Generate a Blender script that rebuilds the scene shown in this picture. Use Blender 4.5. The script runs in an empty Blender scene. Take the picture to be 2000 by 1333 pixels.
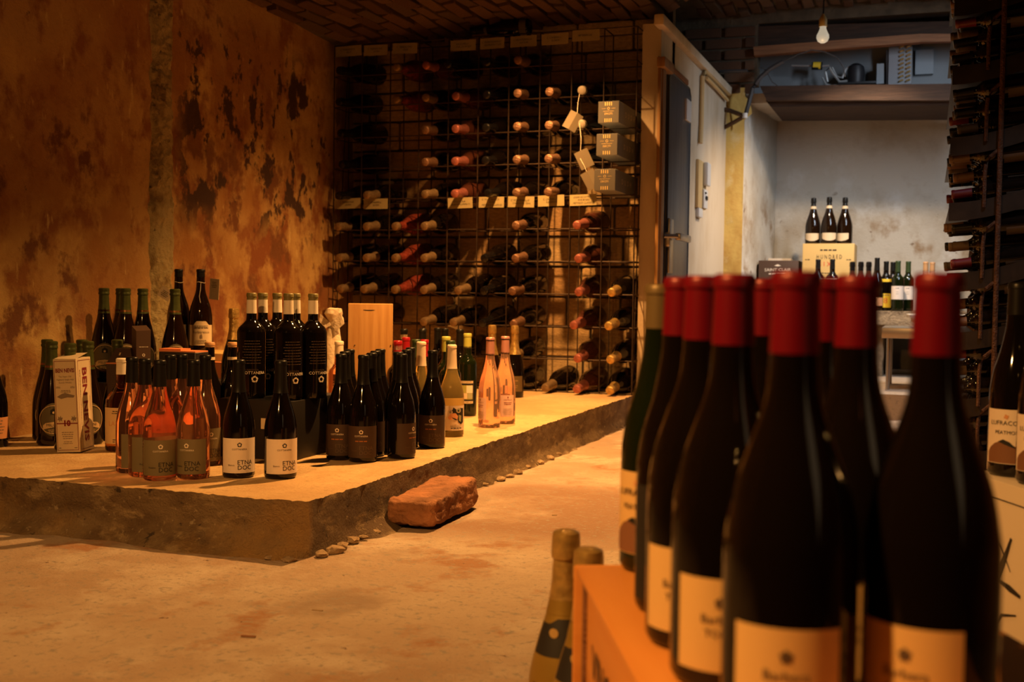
import bpy, bmesh, math, random
from mathutils import Vector, Matrix, noise
random.seed(11)
C = bpy.context.scene.collection
PI = math.pi
# ------------------------------------------------------------------ camera
FPX, PITCH, ROLL, YAW, HC = 2271.23, .040937, .012983, -.341947, .593
_f = Vector((math.sin(YAW)*math.cos(PITCH), math.cos(YAW)*math.cos(PITCH), -math.sin(PITCH)))
_r0 = Vector((math.cos(YAW), -math.sin(YAW), 0)); _u0 = _r0.cross(_f)
_r = math.cos(ROLL)*_r0 + math.sin(ROLL)*_u0
_u = -math.sin(ROLL)*_r0 + math.cos(ROLL)*_u0
EYE = Vector((0, 0, HC))
cd = bpy.data.cameras.new('camera'); cam = bpy.data.objects.new('camera', cd); C.objects.link(cam)
M = Matrix.Identity(4)
for i in range(3):
    M[i][0] = _r[i]; M[i][1] = _u[i]; M[i][2] = -_f[i]; M[i][3] = EYE[i]
cam.matrix_world = M
cd.sensor_width = 36; cd.lens = FPX/2000*36; cd.clip_start = .05
cd.dof.use_dof = True; cd.dof.focus_distance = 3.0; cd.dof.aperture_fstop = 6.0
bpy.context.scene.camera = cam
# ------------------------------------------------------------------ view, world, lamps
sc = bpy.context.scene
sc.view_settings.view_transform = 'Standard'; sc.view_settings.look = 'None'
sc.view_settings.gamma = 1; sc.view_settings.use_curve_mapping = False
sc.view_settings.exposure = 0.0
w = bpy.data.worlds.new('world'); sc.world = w; w.use_nodes = True
w.node_tree.nodes['Background'].inputs[0].default_value = (.9, .62, .4, 1)
w.node_tree.nodes['Background'].inputs[1].default_value = .0015
def lamp(name, typ, loc, energy, col, target=None, size=None, **kw):
    l = bpy.data.lights.new(name, typ); l.energy = energy; l.color = col
    o = bpy.data.objects.new(name, l); C.objects.link(o); o.location = loc
    if target is not None:
        o.rotation_euler = (Vector(target)-Vector(loc)).to_track_quat('-Z', 'Y').to_euler()
    if typ == 'AREA':
        l.shape = 'RECTANGLE'; l.size, l.size_y = size
    elif size: l.shadow_soft_size = size
    for k, v in kw.items(): setattr(l, k, v)
    return o
# pendant over the platform edge, spot cone narrowed to keep upper walls dark, a second one in the aisle behind the viewer, and cool light in the back bay
sc.cycles.diffuse_bounces = 1; sc.cycles.transmission_bounces = 14; sc.cycles.max_bounces = 16
lamp('rack_pendant_light', 'SPOT', (-1.66, 4.72, 1.87), 250, (1, .48, .14), (-1.62, 4.80, 0), .022, spot_size=math.radians(132), spot_blend=1.0)
lamp('pendant_light', 'SPOT', (-1.12, 3.55, 1.88), 340, (1, .48, .135), (-1.14, 3.50, 0), .022, spot_size=math.radians(118), spot_blend=.85)
lamp('aisle_pendant_light', 'SPOT', (-1.05, .05, 1.85), 235, (1, .48, .13), (-.80, 1.25, 0), .03, spot_size=math.radians(108), spot_blend=.9)
lamp('bay_tube_light', 'AREA', (.50, 6.0, 2.12), 20, (.75, .86, 1), (-.35, 7.1, .7), (.12, 1.2), spread=math.radians(120))
lamp('bay_pendant_light', 'SPOT', (-.35, 6.75, 2.05), 165, (1, .76, .52), (-.40, 7.15, 0), .03, spot_size=math.radians(126), spot_blend=1.0)
lamp('rack_streak_helper', 'SPOT', (.55, 3.25, 2.15), 45, (.70, .80, 1), (.16, 4.25, .38), .05, spot_size=math.radians(34), spot_blend=.8)  # cool spot added to streak the lower rack bottles, no fixture there
lamp('side_streak_helper', 'AREA', (1.32, .0, 1.15), 1.5, (1, .68, .36), (0, .7, .6), (.5, 1.4))  # unseen area light, no window; added for soft streaks on the near bottles

def ray(x, y): return _r*(x-1000) - _u*(y-666.5) + _f*FPX
def at(x, y, z): d = ray(x, y); return EYE + d*((z-HC)/d.z)
def aty(x, y, Y): d = ray(x, y); return EYE + d*(Y/d.y)
def atx(x, y, X): d = ray(x, y); return EYE + d*(X/d.x)
def atd(x, y, D): return EYE + ray(x, y)*(D/FPX)
def wall_x(Y): return -2.70 - .085*(Y-2.985)
def face_cam(p): d = -Vector((p[0], p[1])); return math.atan2(d.y, d.x) + PI/2

# ------------------------------------------------------------------ materials
def _new(name):
    m = bpy.data.materials.new(name); m.use_nodes = True
    return m, m.node_tree.nodes, m.node_tree.links, m.node_tree.nodes['Principled BSDF']
def mat(name, col, rough=.5, metal=0, trans=0, ior=1.45, emit=None, es=0, var=0, vscale=30, bump=0, bscale=60, stretch=(1,1,1), col2=None, spec=.5, coat=0):
    m, n, l, b = _new(name)
    b.inputs['Base Color'].default_value = (*col, 1); b.inputs['Roughness'].default_value = rough
    b.inputs['Metallic'].default_value = metal; b.inputs['Transmission Weight'].default_value = trans
    b.inputs['IOR'].default_value = ior; b.inputs['Specular IOR Level'].default_value = spec
    b.inputs['Coat Weight'].default_value = coat
    if emit: b.inputs['Emission Color'].default_value = (*emit, 1); b.inputs['Emission Strength'].default_value = es
    if var or bump or col2:
        tc = n.new('ShaderNodeTexCoord'); mp = n.new('ShaderNodeMapping'); mp.inputs['Scale'].default_value = stretch
        l.new(tc.outputs['Object'], mp.inputs[0])
        if var or col2:
            nz = n.new('ShaderNodeTexNoise'); nz.inputs['Scale'].default_value = vscale; nz.inputs['Detail'].default_value = 6
            l.new(mp.outputs[0], nz.inputs['Vector'])
            cr = n.new('ShaderNodeValToRGB'); cr.color_ramp.elements[0].position = .33; cr.color_ramp.elements[1].position = .67
            c2 = col2 or tuple(c*(1-var) for c in col)
            cr.color_ramp.elements[0].color = (*c2, 1); cr.color_ramp.elements[1].color = (*col, 1)
            l.new(nz.outputs[0], cr.inputs[0]); l.new(cr.outputs[0], b.inputs['Base Color'])
        if bump:
            nb = n.new('ShaderNodeTexNoise'); nb.inputs['Scale'].default_value = bscale; nb.inputs['Detail'].default_value = 8
            l.new(mp.outputs[0], nb.inputs['Vector'])
            bp = n.new('ShaderNodeBump'); bp.inputs['Strength'].default_value = bump; bp.inputs['Distance'].default_value = .01
            l.new(nb.outputs[0], bp.inputs['Height']); l.new(bp.outputs[0], b.inputs['Normal'])
    return m
def layered(name, base, layers, rough=.85, bumps=((40, .4),), stretch=(1, 1, 1)):
    """base colour plus noise-masked layers: (colour, scale, lo, hi, stretch, seed, detail, limits) limits=(axis, lo, lo2, hi2, hi) in metres"""
    m, n, l, b = _new(name); b.inputs['Roughness'].default_value = rough
    tc = n.new('ShaderNodeTexCoord')
    def nz(scale, st, seed, det):
        mp = n.new('ShaderNodeMapping'); mp.inputs['Scale'].default_value = st; mp.inputs['Location'].default_value = (seed, seed*.7, seed*1.3)
        l.new(tc.outputs['Object'], mp.inputs[0])
        t = n.new('ShaderNodeTexNoise'); t.inputs['Scale'].default_value = scale; t.inputs['Detail'].default_value = det; t.inputs['Roughness'].default_value = .62
        l.new(mp.outputs[0], t.inputs['Vector']); return t.outputs[0]
    cur = None
    for col, scale, lo, hi, st, seed, det, lim in layers:
        mr = n.new('ShaderNodeMapRange'); mr.inputs[1].default_value = lo; mr.inputs[2].default_value = hi
        l.new(nz(scale, st, seed, det), mr.inputs[0]); fac = mr.outputs[0]
        for (ax, a, a2, b2, bb) in lim:
            sx = n.new('ShaderNodeSeparateXYZ'); l.new(tc.outputs['Object'], sx.inputs[0])
            for p, q in ((a, a2), (bb, b2)):
                r = n.new('ShaderNodeMapRange'); r.inputs[1].default_value = p; r.inputs[2].default_value = q
                l.new(sx.outputs[ax], r.inputs[0])
                mu = n.new('ShaderNodeMath'); mu.operation = 'MULTIPLY'; l.new(fac, mu.inputs[0]); l.new(r.outputs[0], mu.inputs[1]); fac = mu.outputs[0]
        mx = n.new('ShaderNodeMix'); mx.data_type = 'RGBA'; l.new(fac, mx.inputs[0])
        if cur is None: mx.inputs[6].default_value = (*base, 1)
        else: l.new(cur, mx.inputs[6])
        mx.inputs[7].default_value = (*col, 1); cur = mx.outputs[2]
    l.new(cur, b.inputs['Base Color'])
    nrm = None
    for s, st in bumps:
        bp = n.new('ShaderNodeBump'); bp.inputs['Strength'].default_value = st; bp.inputs['Distance'].default_value = .012
        l.new(nz(s, stretch, 3.1, 10), bp.inputs['Height'])
        if nrm: l.new(nrm, bp.inputs['Normal'])
        nrm = bp.outputs[0]
    l.new(nrm, b.inputs['Normal'])
    return m
U = (1, 1, 1)
YL = lambda *a: ((1,)+a,)
M_plaster = layered('ochre_plaster', (.48, .28, .092), [
    ((.36, .16, .038), 1.7, .43, .58, (1, 1, 1), 0, 10, ()),
    ((.58, .36, .12), 3.1, .54, .66, (1, 1, .9), 5, 11, ()),
    ((.27, .10, .026), 7, .50, .62, (1, 1, .9), 41, 14, ()),
    ((.62, .42, .16), 26, .62, .72, (1, 1, .35), 51, 10, ()),
    ((.24, .075, .018), 3.6, .49, .57, (1, 1.1, 1), 9, 15, ((1, 3.85, 4.1, 5.2, 5.7), (2, .1, .3, 1.0, 1.35))),
    ((.17, .060, .017), 4.5, .55, .61, (1, 1, .9), 2, 15, ((2, .2, .35, 1.1, 1.4),)),
    ((.055, .022, .010), 4.2, .545, .575, (1, 1.1, .9), 13, 15, ((1, 3.8, 3.95, 5.3, 5.6), (2, .80, .95, 1.6, 1.75))),
    ((.065, .026, .012), 11, .60, .63, (1, 1.1, .8), 17, 15, ((1, 3.7, 3.95, 5.3, 5.6), (2, .75, .95, 1.6, 1.8))),
    ((.07, .028, .012), 4, .66, .69, (1, 1, .9), 21, 15, ((2, .6, .75, 1.7, 1.9),))], .9, ((14, .25), (60, .35), (180, .3)))
M_cement = layered('rough_cement', (.56, .44, .21), [((.26, .17, .06), 7, .45, .6, U, 1, 12, ()), ((.62, .48, .22), 16, .58, .70, U, 7, 10, ()), ((.09, .05, .02), 24, .63, .68, U, 4, 12, ())], .95, ((70, 1.0), (200, .8), (22, .6)))
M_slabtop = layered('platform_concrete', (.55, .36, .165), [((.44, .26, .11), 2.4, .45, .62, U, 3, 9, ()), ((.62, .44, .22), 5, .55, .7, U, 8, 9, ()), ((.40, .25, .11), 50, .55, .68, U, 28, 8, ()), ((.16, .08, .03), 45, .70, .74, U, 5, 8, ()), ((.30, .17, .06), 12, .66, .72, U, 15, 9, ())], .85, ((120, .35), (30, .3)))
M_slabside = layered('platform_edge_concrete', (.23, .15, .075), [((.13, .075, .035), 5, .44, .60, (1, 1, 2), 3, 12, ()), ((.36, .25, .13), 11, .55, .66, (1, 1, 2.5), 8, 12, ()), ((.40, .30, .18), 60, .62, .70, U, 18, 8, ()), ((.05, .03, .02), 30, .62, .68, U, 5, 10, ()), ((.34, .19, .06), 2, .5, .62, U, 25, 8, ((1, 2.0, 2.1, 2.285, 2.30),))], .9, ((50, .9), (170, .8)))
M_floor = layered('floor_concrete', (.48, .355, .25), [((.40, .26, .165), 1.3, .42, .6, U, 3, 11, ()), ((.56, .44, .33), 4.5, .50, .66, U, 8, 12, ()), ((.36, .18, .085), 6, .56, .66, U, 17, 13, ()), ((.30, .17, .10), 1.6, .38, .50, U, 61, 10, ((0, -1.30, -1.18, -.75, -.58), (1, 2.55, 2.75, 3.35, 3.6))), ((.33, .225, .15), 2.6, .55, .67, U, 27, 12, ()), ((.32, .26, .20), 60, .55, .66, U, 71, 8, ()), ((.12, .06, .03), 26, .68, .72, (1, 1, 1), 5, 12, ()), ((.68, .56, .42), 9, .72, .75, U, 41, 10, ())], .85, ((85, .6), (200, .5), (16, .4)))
M_whitewall = layered('white_plaster', (.62, .56, .47), [((.50, .42, .32), 2.5, .46, .62, U, 3, 9, ()), ((.70, .66, .60), 4, .55, .7, U, 8, 9, ()), ((.36, .24, .14), 5, .54, .68, U, 12, 13, ((2, .4, .5, 1.1, 1.5),)), ((.22, .13, .07), 13, .64, .70, U, 33, 12, ((2, .4, .5, 1.2, 1.5),)), ((.16, .11, .08), 22, .72, .76, U, 15, 9, ())], .9, ((20, .35), (90, .25)))
M_partition = layered('painted_partition', (.58, .47, .34), [((.48, .36, .23), 3, .45, .62, (1, 1, .4), 3, 9, ()), ((.36, .24, .14), 14, .66, .73, (1, 1, .5), 12, 9, ((2, .1, .2, .7, 1.0),))], .8, ((60, .15),))
M_yellow = layered('yellow_distemper', (.58, .38, .10), [((.48, .27, .06), 6, .45, .6, (1, 1, .6), 3, 9, ()), ((.62, .46, .20), 9, .58, .7, U, 6, 9, ())], .9, ((40, .3),))
M_brick = [mat('ceiling_brick_%d' % i, c, .95, var=.45, vscale=22, bump=.7, bscale=55) for i, c in enumerate([(.15, .07, .035), (.12, .055, .028), (.18, .095, .05), (.13, .075, .042)])]
M_mortar = mat('lime_mortar', (.12, .085, .05), .95, var=.4, vscale=14, bump=.8, bscale=50)
M_block = [mat('wall_block_%d' % i, c, .95, var=.35, vscale=12, bump=.8, bscale=45) for i, c in enumerate([(.62, .40, .18), (.54, .32, .14), (.66, .45, .22)])]
M_redbrick = mat('fallen_brick', (.36, .15, .065), .95, var=.5, vscale=14, bump=1, bscale=60)
M_stone = mat('mortar_lumps', (.40, .27, .15), .95, var=.4, vscale=30, bump=.8, bscale=90)
M_wire = mat('rusty_wire', (.055, .030, .016), .6, .5, var=.5, vscale=40)
M_rebar = mat('ribbed_rebar', (.11, .050, .022), .65, .5, var=.5, vscale=60, bump=1, bscale=160)
M_plate = mat('dark_steel_plate', (.030, .020, .013), .5, .6, var=.4, vscale=20)
M_dark = mat('dark_wine_glass', (.0045, .0028, .0018), .07, spec=.5)
M_green = mat('dark_green_glass', (.006, .009, .002), .07)
M_brown = mat('dark_brown_glass', (.010, .004, .0015), .08)
M_rose = mat('rose_wine_glass', (.96, .50, .36), .02, trans=.97, ior=1.30)
M_pink = mat('pale_pink_glass', (1, .62, .45), .02, trans=.85, ior=1.30)
M_gold = mat('white_wine_glass', (.95, .72, .26), .02, trans=.88, ior=1.30)
M_amber = mat('amber_spirit_glass', (.35, .13, .03), .03, trans=1, ior=1.33)
M_roseopq = mat('dim_rose_glass', (.055, .017, .010), .15)
M_bk = mat('black_capsule', (.008, .007, .006), .36, spec=.3)
M_bkglossy = mat('black_gloss_wax', (.006, .005, .005), .2)
M_red = mat('red_capsule', (.15, .002, .009), .36, .2)
M_redcap = mat('crimson_capsule', (.38, .012, .02), .3, .2)
M_grn = mat('green_foil', (.075, .090, .022), .42, .35, var=.25, vscale=80)
M_copper = mat('copper_band', (.55, .22, .07), .3, .8)
M_goldfoil = mat('gold_foil', (.66, .42, .13), .32, .65, var=.35, vscale=90, bump=.22, bscale=130)
M_tanfoil = mat('dull_tan_foil', (.28, .18, .09), .4, .5, var=.3, vscale=90, bump=.2, bscale=140)
M_pinkfoil = mat('pink_foil', (.46, .15, .115), .35, .55, var=.3, vscale=90, bump=.2, bscale=140)
M_rosecap = mat('rose_capsule', (.60, .28, .24), .35, .35)
M_copperfoil = mat('copper_foil', (.25, .13, .075), .4, .5, var=.3, vscale=90, bump=.5, bscale=120)
M_olivegold = mat('olive_gold_foil', (.42, .26, .05), .42, .6, var=.2, vscale=20)
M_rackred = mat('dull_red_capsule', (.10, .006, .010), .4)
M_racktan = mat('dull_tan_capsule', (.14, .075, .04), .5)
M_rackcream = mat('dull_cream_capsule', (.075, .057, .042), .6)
M_creamcap = mat('cream_capsule', (.78, .62, .46), .45)
M_whitecap = mat('white_paper_capsule', (.80, .70, .58), .55)
M_olivecap = mat('olive_capsule', (.19, .155, .05), .45)
M_yelcap = mat('yellow_green_capsule', (.42, .42, .08), .42)
M_tancap = mat('tan_wax', (.50, .26, .11), .45)
M_dkgreen = mat('dark_green_capsule', (.025, .045, .012), .4)
M_khaki = mat('khaki_foil', (.16, .11, .045), .4, .3)
M_lwhite = mat('cream_label_paper', (.78, .64, .52), .7)
M_lbrown = mat('dark_brown_label_paper', (.050, .026, .016), .6)
M_lgrey = mat('grey_green_label_paper', (.165, .125, .062), .65)
M_lblack = mat('black_label_paper', (.014, .011, .010), .6)
M_ltan = mat('ochre_label_paper', (.70, .48, .25), .7)
M_lpale = mat('pale_ochre_label_paper', (.66, .52, .34), .7)
M_lorange = mat('orange_label_paper', (.66, .30, .13), .7)
M_lyellow = mat('yellow_label_paper', (.80, .52, .03), .6)
M_lpink = mat('pink_label_paper', (.76, .50, .44), .7)
M_lolive = mat('olive_beer_label', (.13, .10, .05), .6)
M_lbrownart = mat('brown_landscape_print', (.20, .085, .04), .7)
M_ink = mat('black_ink', (.012, .010, .009), .6)
M_inkgrey = mat('grey_ink', (.22, .16, .11), .6)
M_inkwhite = mat('white_ink', (.80, .68, .55), .6)
M_inkgold = mat('gold_ink', (.62, .42, .16), .4, .5)
M_inkorange = mat('orange_ink', (.36, .12, .025), .5)
M_inkred = mat('dark_red_ink', (.20, .012, .02), .6)
M_inkbright = mat('red_ink', (.65, .06, .03), .6)
M_inkdim = mat('dim_brown_ink', (.10, .062, .038), .5)
M_peach = mat('peach_ink', (.80, .38, .20), .6)
M_teal = mat('grey_green_ink', (.36, .36, .22), .6)
M_lgreenart = mat('olive_ink', (.35, .33, .08), .6)
M_pine = mat('pine_wood', (.52, .28, .09), .5, col2=(.40, .19, .05), vscale=5, stretch=(14, 14, .7), bump=.1, bscale=20)
M_case = mat('orange_case_wood', (.66, .27, .06), .5, col2=(.57, .21, .04), vscale=5, stretch=(3, .5, 8))
M_oldwood = mat('old_dark_beam', (.060, .028, .014), .8, var=.5, vscale=6, stretch=(1, 6, 10), bump=.5, bscale=20)
M_batten = mat('brown_batten', (.26, .11, .045), .7, var=.35, vscale=6, stretch=(1, 8, 14), bump=.3, bscale=20)
M_frame = mat('varnished_door_frame', (.34, .17, .05), .55, var=.4, vscale=6, stretch=(8, 8, 1))
M_card = mat('cardboard', (.58, .36, .16), .75, var=.12, vscale=30)
M_cardwhite = mat('white_card', (.72, .60, .46), .6)
M_cardyel = mat('buff_carton', (.62, .40, .14), .65)
M_bkbox = mat('black_carton', (.012, .009, .008), .5)
M_brbox = mat('dark_brown_carton', (.070, .036, .022), .55)
M_orangein = mat('orange_card_inside', (.72, .22, .08), .6)
M_bluegrey = mat('slate_cool_lit_side', (.24, .26, .28), .5)  # slate, lightened to stand for cool light on the carton sides
M_greybox = mat('grey_brown_carton', (.042, .034, .025), .6)
M_capdim = mat('dim_white_cap', (.20, .16, .115), .6)
M_tagpaper = mat('tag_paper', (.13, .10, .062), .8)
M_ltop = mat('ochre_cream_label', (.68, .43, .17), .7)
M_notecard = mat('yellow_note_card', (.34, .265, .12), .8, var=.12, vscale=40)
M_string = mat('white_string', (.75, .65, .5), .8)
M_tissue = mat('white_tissue', (.66, .52, .36), .9, bump=.9, bscale=40)
M_cello = mat('crinkled_red_wrap', (.20, .035, .022), .14, var=.5, vscale=30, bump=1, bscale=45)
M_door = mat('steel_door', (.20, .20, .215), .35, .75, var=.35, vscale=4, stretch=(8, 8, .6))
M_chrome = mat('brushed_steel', (.42, .38, .34), .3, .9)
M_rustbar = mat('rusty_bar', (.12, .06, .03), .7, .3, var=.5, vscale=40)
M_plasticw = mat('white_plastic', (.62, .60, .58), .4)
M_plasticy = mat('yellowed_plastic', (.58, .40, .18), .5)
M_black = mat('black_rubber', (.012, .012, .014), .5)
M_cable = mat('grey_cable', (.05, .045, .045), .6)
M_coppertube = mat('aged_copper_tube', (.45, .45, .44), .4, .5)
M_fin = mat('coil_fins', (.20, .20, .21), .5, .5)
M_bulb = mat('lit_bulb_glass', (.10, .09, .08), .4, emit=(1, .82, .58), es=.42)
M_socket = mat('lamp_socket', (.55, .36, .10), .5)
M_board = mat('white_board', (.22, .23, .24), .6, var=.2, vscale=3)

# ------------------------------------------------------------------ mesh helpers
class MB:
    def __init__(s): s.v = []; s.f = []; s.sm = []
    def add(s, vs, fs, M=None, smooth=False):
        o = len(s.v)
        s.v += [tuple(M @ Vector(v)) for v in vs] if M is not None else [tuple(v) for v in vs]
        s.f += [tuple(i+o for i in f) for f in fs]; s.sm += [smooth]*len(fs); return s
    def box(s, a, b, M=None):
        (x0, y0, z0), (x1, y1, z1) = a, b
        return s.add([(x0,y0,z0),(x1,y0,z0),(x1,y1,z0),(x0,y1,z0),(x0,y0,z1),(x1,y0,z1),(x1,y1,z1),(x0,y1,z1)],
                     [(0,3,2,1),(4,5,6,7),(0,1,5,4),(1,2,6,5),(2,3,7,6),(3,0,4,7)], M)
    def bbox(s, a, b, r, M=None, seg=2):
        bm = bmesh.new(); bmesh.ops.create_cube(bm, size=1)
        for v in bm.verts: v.co = Vector([a[i] + (v.co[i]+.5)*(b[i]-a[i]) for i in range(3)])
        bmesh.ops.bevel(bm, geom=bm.edges[:], offset=r, segments=seg, profile=.6, affect='EDGES')
        bm.verts.index_update()
        s.add([v.co[:] for v in bm.verts], [[v.index for v in f.verts] for f in bm.faces], M, True); bm.free(); return s
    def lathe(s, prof, n=24, M=None):
        """prof: (z, r) from bottom to top, outward normals; r=0 ends close"""
        vs = []; fs = []; rings = []
        for z, r in prof:
            if r <= 1e-6: rings.append([len(vs)]); vs.append((0, 0, z))
            else:
                k = len(vs); rings.append(list(range(k, k+n)))
                vs += [(r*math.cos(2*PI*j/n), r*math.sin(2*PI*j/n), z) for j in range(n)]
        for a, b in zip(rings, rings[1:]):
            for j in range(n):
                j2 = (j+1) % n
                if len(a) == 1 and len(b) == 1: continue
                if len(a) == 1: fs.append((a[0], b[j2], b[j]))
                elif len(b) == 1: fs.append((a[j], a[j2], b[0]))
                else: fs.append((a[j], a[j2], b[j2], b[j]))
        return s.add(vs, fs, M, True)
    def tube(s, pts, r, n=6, closed=False, M=None):
        pts = [Vector(p) for p in pts]; vs = []; fs = []; m = len(pts)
        for i, p in enumerate(pts):
            a = pts[i-1] if (i or closed) else p; b = pts[(i+1) % m] if (i < m-1 or closed) else p
            d = (b-a).normalized(); q = Vector((0, 0, 1)) if abs(d.z) < .9 else Vector((1, 0, 0))
            e1 = d.cross(q).normalized(); e2 = d.cross(e1)
            vs += [p + r*(math.cos(2*PI*j/n)*e1 + math.sin(2*PI*j/n)*e2) for j in range(n)]
        for i in range(m if closed else m-1):
            k = (i+1) % m
            for j in range(n): j2 = (j+1) % n; fs.append((i*n+j, i*n+j2, k*n+j2, k*n+j))
        if not closed: fs += [tuple(range(n))[::-1], tuple((m-1)*n+j for j in range(n))]
        return s.add(vs, fs, M, True)
    def grid(s, fn, nu, nv, smooth=True, flip=False):
        vs = [fn(i/nu, j/nv) for j in range(nv+1) for i in range(nu+1)]; W = nu+1
        fs = [(j*W+i, j*W+i+1, (j+1)*W+i+1, (j+1)*W+i) for j in range(nv) for i in range(nu)]
        if flip: fs = [f[::-1] for f in fs]
        return s.add(vs, fs, None, smooth)
    def mesh(s, name, mat=None, angle=38):
        me = bpy.data.meshes.new(name); me.from_pydata(s.v, [], s.f)
        me.polygons.foreach_set('use_smooth', s.sm)
        if any(s.sm): me.set_sharp_from_angle(angle=math.radians(angle))
        if mat: me.materials.append(mat)
        me.update(); return me
def obj(name, me, mat=None, parent=None, loc=None, rot=None):
    if isinstance(me, MB): me = me.mesh(name, mat)
    o = bpy.data.objects.new(name, me); C.objects.link(o)
    if parent: o.parent = parent
    if loc is not None: o.location = loc
    if rot is not None: o.rotation_euler = rot
    return o
def tag(o, label=None, cat=None, group=None, kind=None):
    if label: o['label'] = label
    if cat: o['category'] = cat
    if group: o['group'] = group
    if kind: o['kind'] = kind
    return o
def thing(name, label, cat, loc=(0, 0, 0), rot=(0, 0, 0), group=None):
    o = bpy.data.objects.new(name, None); C.objects.link(o); o.empty_display_size = .05
    o.location = loc; o.rotation_euler = rot; return tag(o, label, cat, group)
def struct(name, me, mat=None, label=None, cat=None):
    o = obj(name, me, mat); o['kind'] = 'structure'
    return tag(o, label, cat)
_tx = {}
def text2d(s, size, align='CENTER', bold=0):
    k = (s, align, bold)
    if k not in _tx:
        cu = bpy.data.curves.new('t', 'FONT'); cu.body = s; cu.size = 1; cu.align_x = align; cu.align_y = 'CENTER'; cu.resolution_u = 2; cu.offset = bold
        o = bpy.data.objects.new('t', cu); C.objects.link(o)
        me = bpy.data.meshes.new_from_object(o.evaluated_get(bpy.context.evaluated_depsgraph_get()))
        _tx[k] = ([(v.co.x, v.co.y) for v in me.vertices], [tuple(p.vertices) for p in me.polygons])
        bpy.data.objects.remove(o); bpy.data.curves.remove(cu); bpy.data.meshes.remove(me)
    v, f = _tx[k]; return [(x*size, y*size) for x, y in v], f
def ticks(width, h, rows, pitch, seed=1, align=0):
    """lines of print too small to read, as word-long dashes"""
    rnd = random.Random(seed); vs = []; fs = []
    for r in range(rows):
        x = -width/2; W = width*(rnd.uniform(.7, 1) if rows > 1 else 1); x = -W/2 if align == 0 else -width/2
        end = x+W
        while x < end:
            wd = min(rnd.uniform(1.2, 4.5)*h, end-x); k = len(vs); y = -r*pitch
            vs += [(x, y-h/2), (x+wd, y-h/2), (x+wd, y+h/2), (x, y+h/2)]; fs.append((k, k+1, k+2, k+3)); x += wd + h*.7
    return vs, fs
def disc2d(r, n=20, wave=0, k=6, hole=0):
    o = [((r*(1+wave*math.sin(k*2*PI*i/n)))*math.cos(2*PI*i/n), (r*(1+wave*math.sin(k*2*PI*i/n)))*math.sin(2*PI*i/n)) for i in range(n)]
    if not hole: return o, [tuple(range(n))]
    inn = [(hole*math.cos(2*PI*i/n), hole*math.sin(2*PI*i/n)) for i in range(n)]
    return o+inn, [(i, (i+1) % n, n+(i+1) % n, n+i) for i in range(n)]
def swirl(r):
    """ring of five curved blades"""
    vs = []; fs = []
    for k in range(5):
        a = 2*PI*k/5; b = len(vs)
        for t in range(5):
            q = a + t*.30; ro = r*(1 - .05*t); ri = r*(.42+.04*t)
            vs += [(ro*math.cos(q), ro*math.sin(q)), (ri*math.cos(q+.25), ri*math.sin(q+.25))]
        fs += [(b+2*t, b+2*t+2, b+2*t+3, b+2*t+1) for t in range(4)]
    return vs, fs
def rect2d(w, h): return [(-w/2, -h/2), (w/2, -h/2), (w/2, h/2), (-w/2, h/2)], [(0, 1, 2, 3)]
def poly2d(p): return list(p), [tuple(range(len(p)))]
def wrap(mb, vf, R, x0, z0, eps=.0008):
    vs, fs = vf
    xs = [x for x, y in vs]; lo, hi = min(xs), max(xs)
    if len(fs) < 12 and hi-lo > .008:                       # cut wide shapes into strips so that they follow the curve
        bm = bmesh.new(); bv = [bm.verts.new((x, y, 0)) for x, y in vs]
        for f in fs: bm.faces.new([bv[i] for i in f])
        k = lo+.005
        while k < hi:
            bmesh.ops.bisect_plane(bm, geom=bm.verts[:]+bm.edges[:]+bm.faces[:], plane_co=(k, 0, 0), plane_no=(1, 0, 0)); k += .005
        bm.verts.index_update(); vs = [(v.co.x, v.co.y) for v in bm.verts]; fs = [tuple(v.index for v in f.verts) for f in bm.faces]; bm.free()
    out = []
    for x, y in vs:
        t = (x+x0)/R; out.append(((R+eps)*math.sin(t), -(R+eps)*math.cos(t), z0+y))
    mb.add(out, fs)
def flat(mb, vf, M, x0=0, y0=0, eps=.0006):
    vs, fs = vf; mb.add([(x+x0, y+y0, eps) for x, y in vs], fs, M)
def planeM(o, ux, uy):
    ux = Vector(ux).normalized(); uy = Vector(uy).normalized(); n = ux.cross(uy); m = Matrix.Identity(4)
    for i in range(3): m[i][0] = ux[i]; m[i][1] = uy[i]; m[i][2] = n[i]; m[i][3] = o[i]
    return m

# ------------------------------------------------------------------ bottles
def smoothprof(ctrl, steps=5):
    out = []
    for i in range(len(ctrl)-1):
        p0 = ctrl[max(i-1, 0)]; p1 = ctrl[i]; p2 = ctrl[i+1]; p3 = ctrl[min(i+2, len(ctrl)-1)]
        for k in range(steps):
            t = k/steps; q = []
            for d in (0, 1):
                a, b, c, e = p0[d], p1[d], p2[d], p3[d]
                q.append(.5*((2*b)+(c-a)*t+(2*a-5*b+4*c-e)*t*t+(3*b-a-3*c+e)*t**3))
            out.append(tuple(q))
    out.append(ctrl[-1]); return out
def prof_burg(H, R):
    k = R/.041
    return [(0, R*.84), (.0025, R*.95), (.007, R)] + smoothprof([(.02, R), (.115*H/.3, R), (.140*H/.3, .0393*k), (.165*H/.3, .0345*k), (.19*H/.3, .0265*k), (.215*H/.3, .0190), (.238*H/.3, .0158), (H-.010, .0140)], 4)[0:] + [(H-.0095, .0152), (H-.003, .0152), (H, .0135)]
def prof_bord(H, R):
    return [(0, R*.86), (.0025, R*.96), (.007, R)] + smoothprof([(.02, R), (.57*H, R), (.635*H, R*.985), (.675*H, R*.86), (.705*H, R*.63), (.735*H, .0190), (.765*H, .0158), (H-.012, .0140)], 4) + [(H-.0115, .0153), (H-.003, .0153), (H, .0138)]
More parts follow.
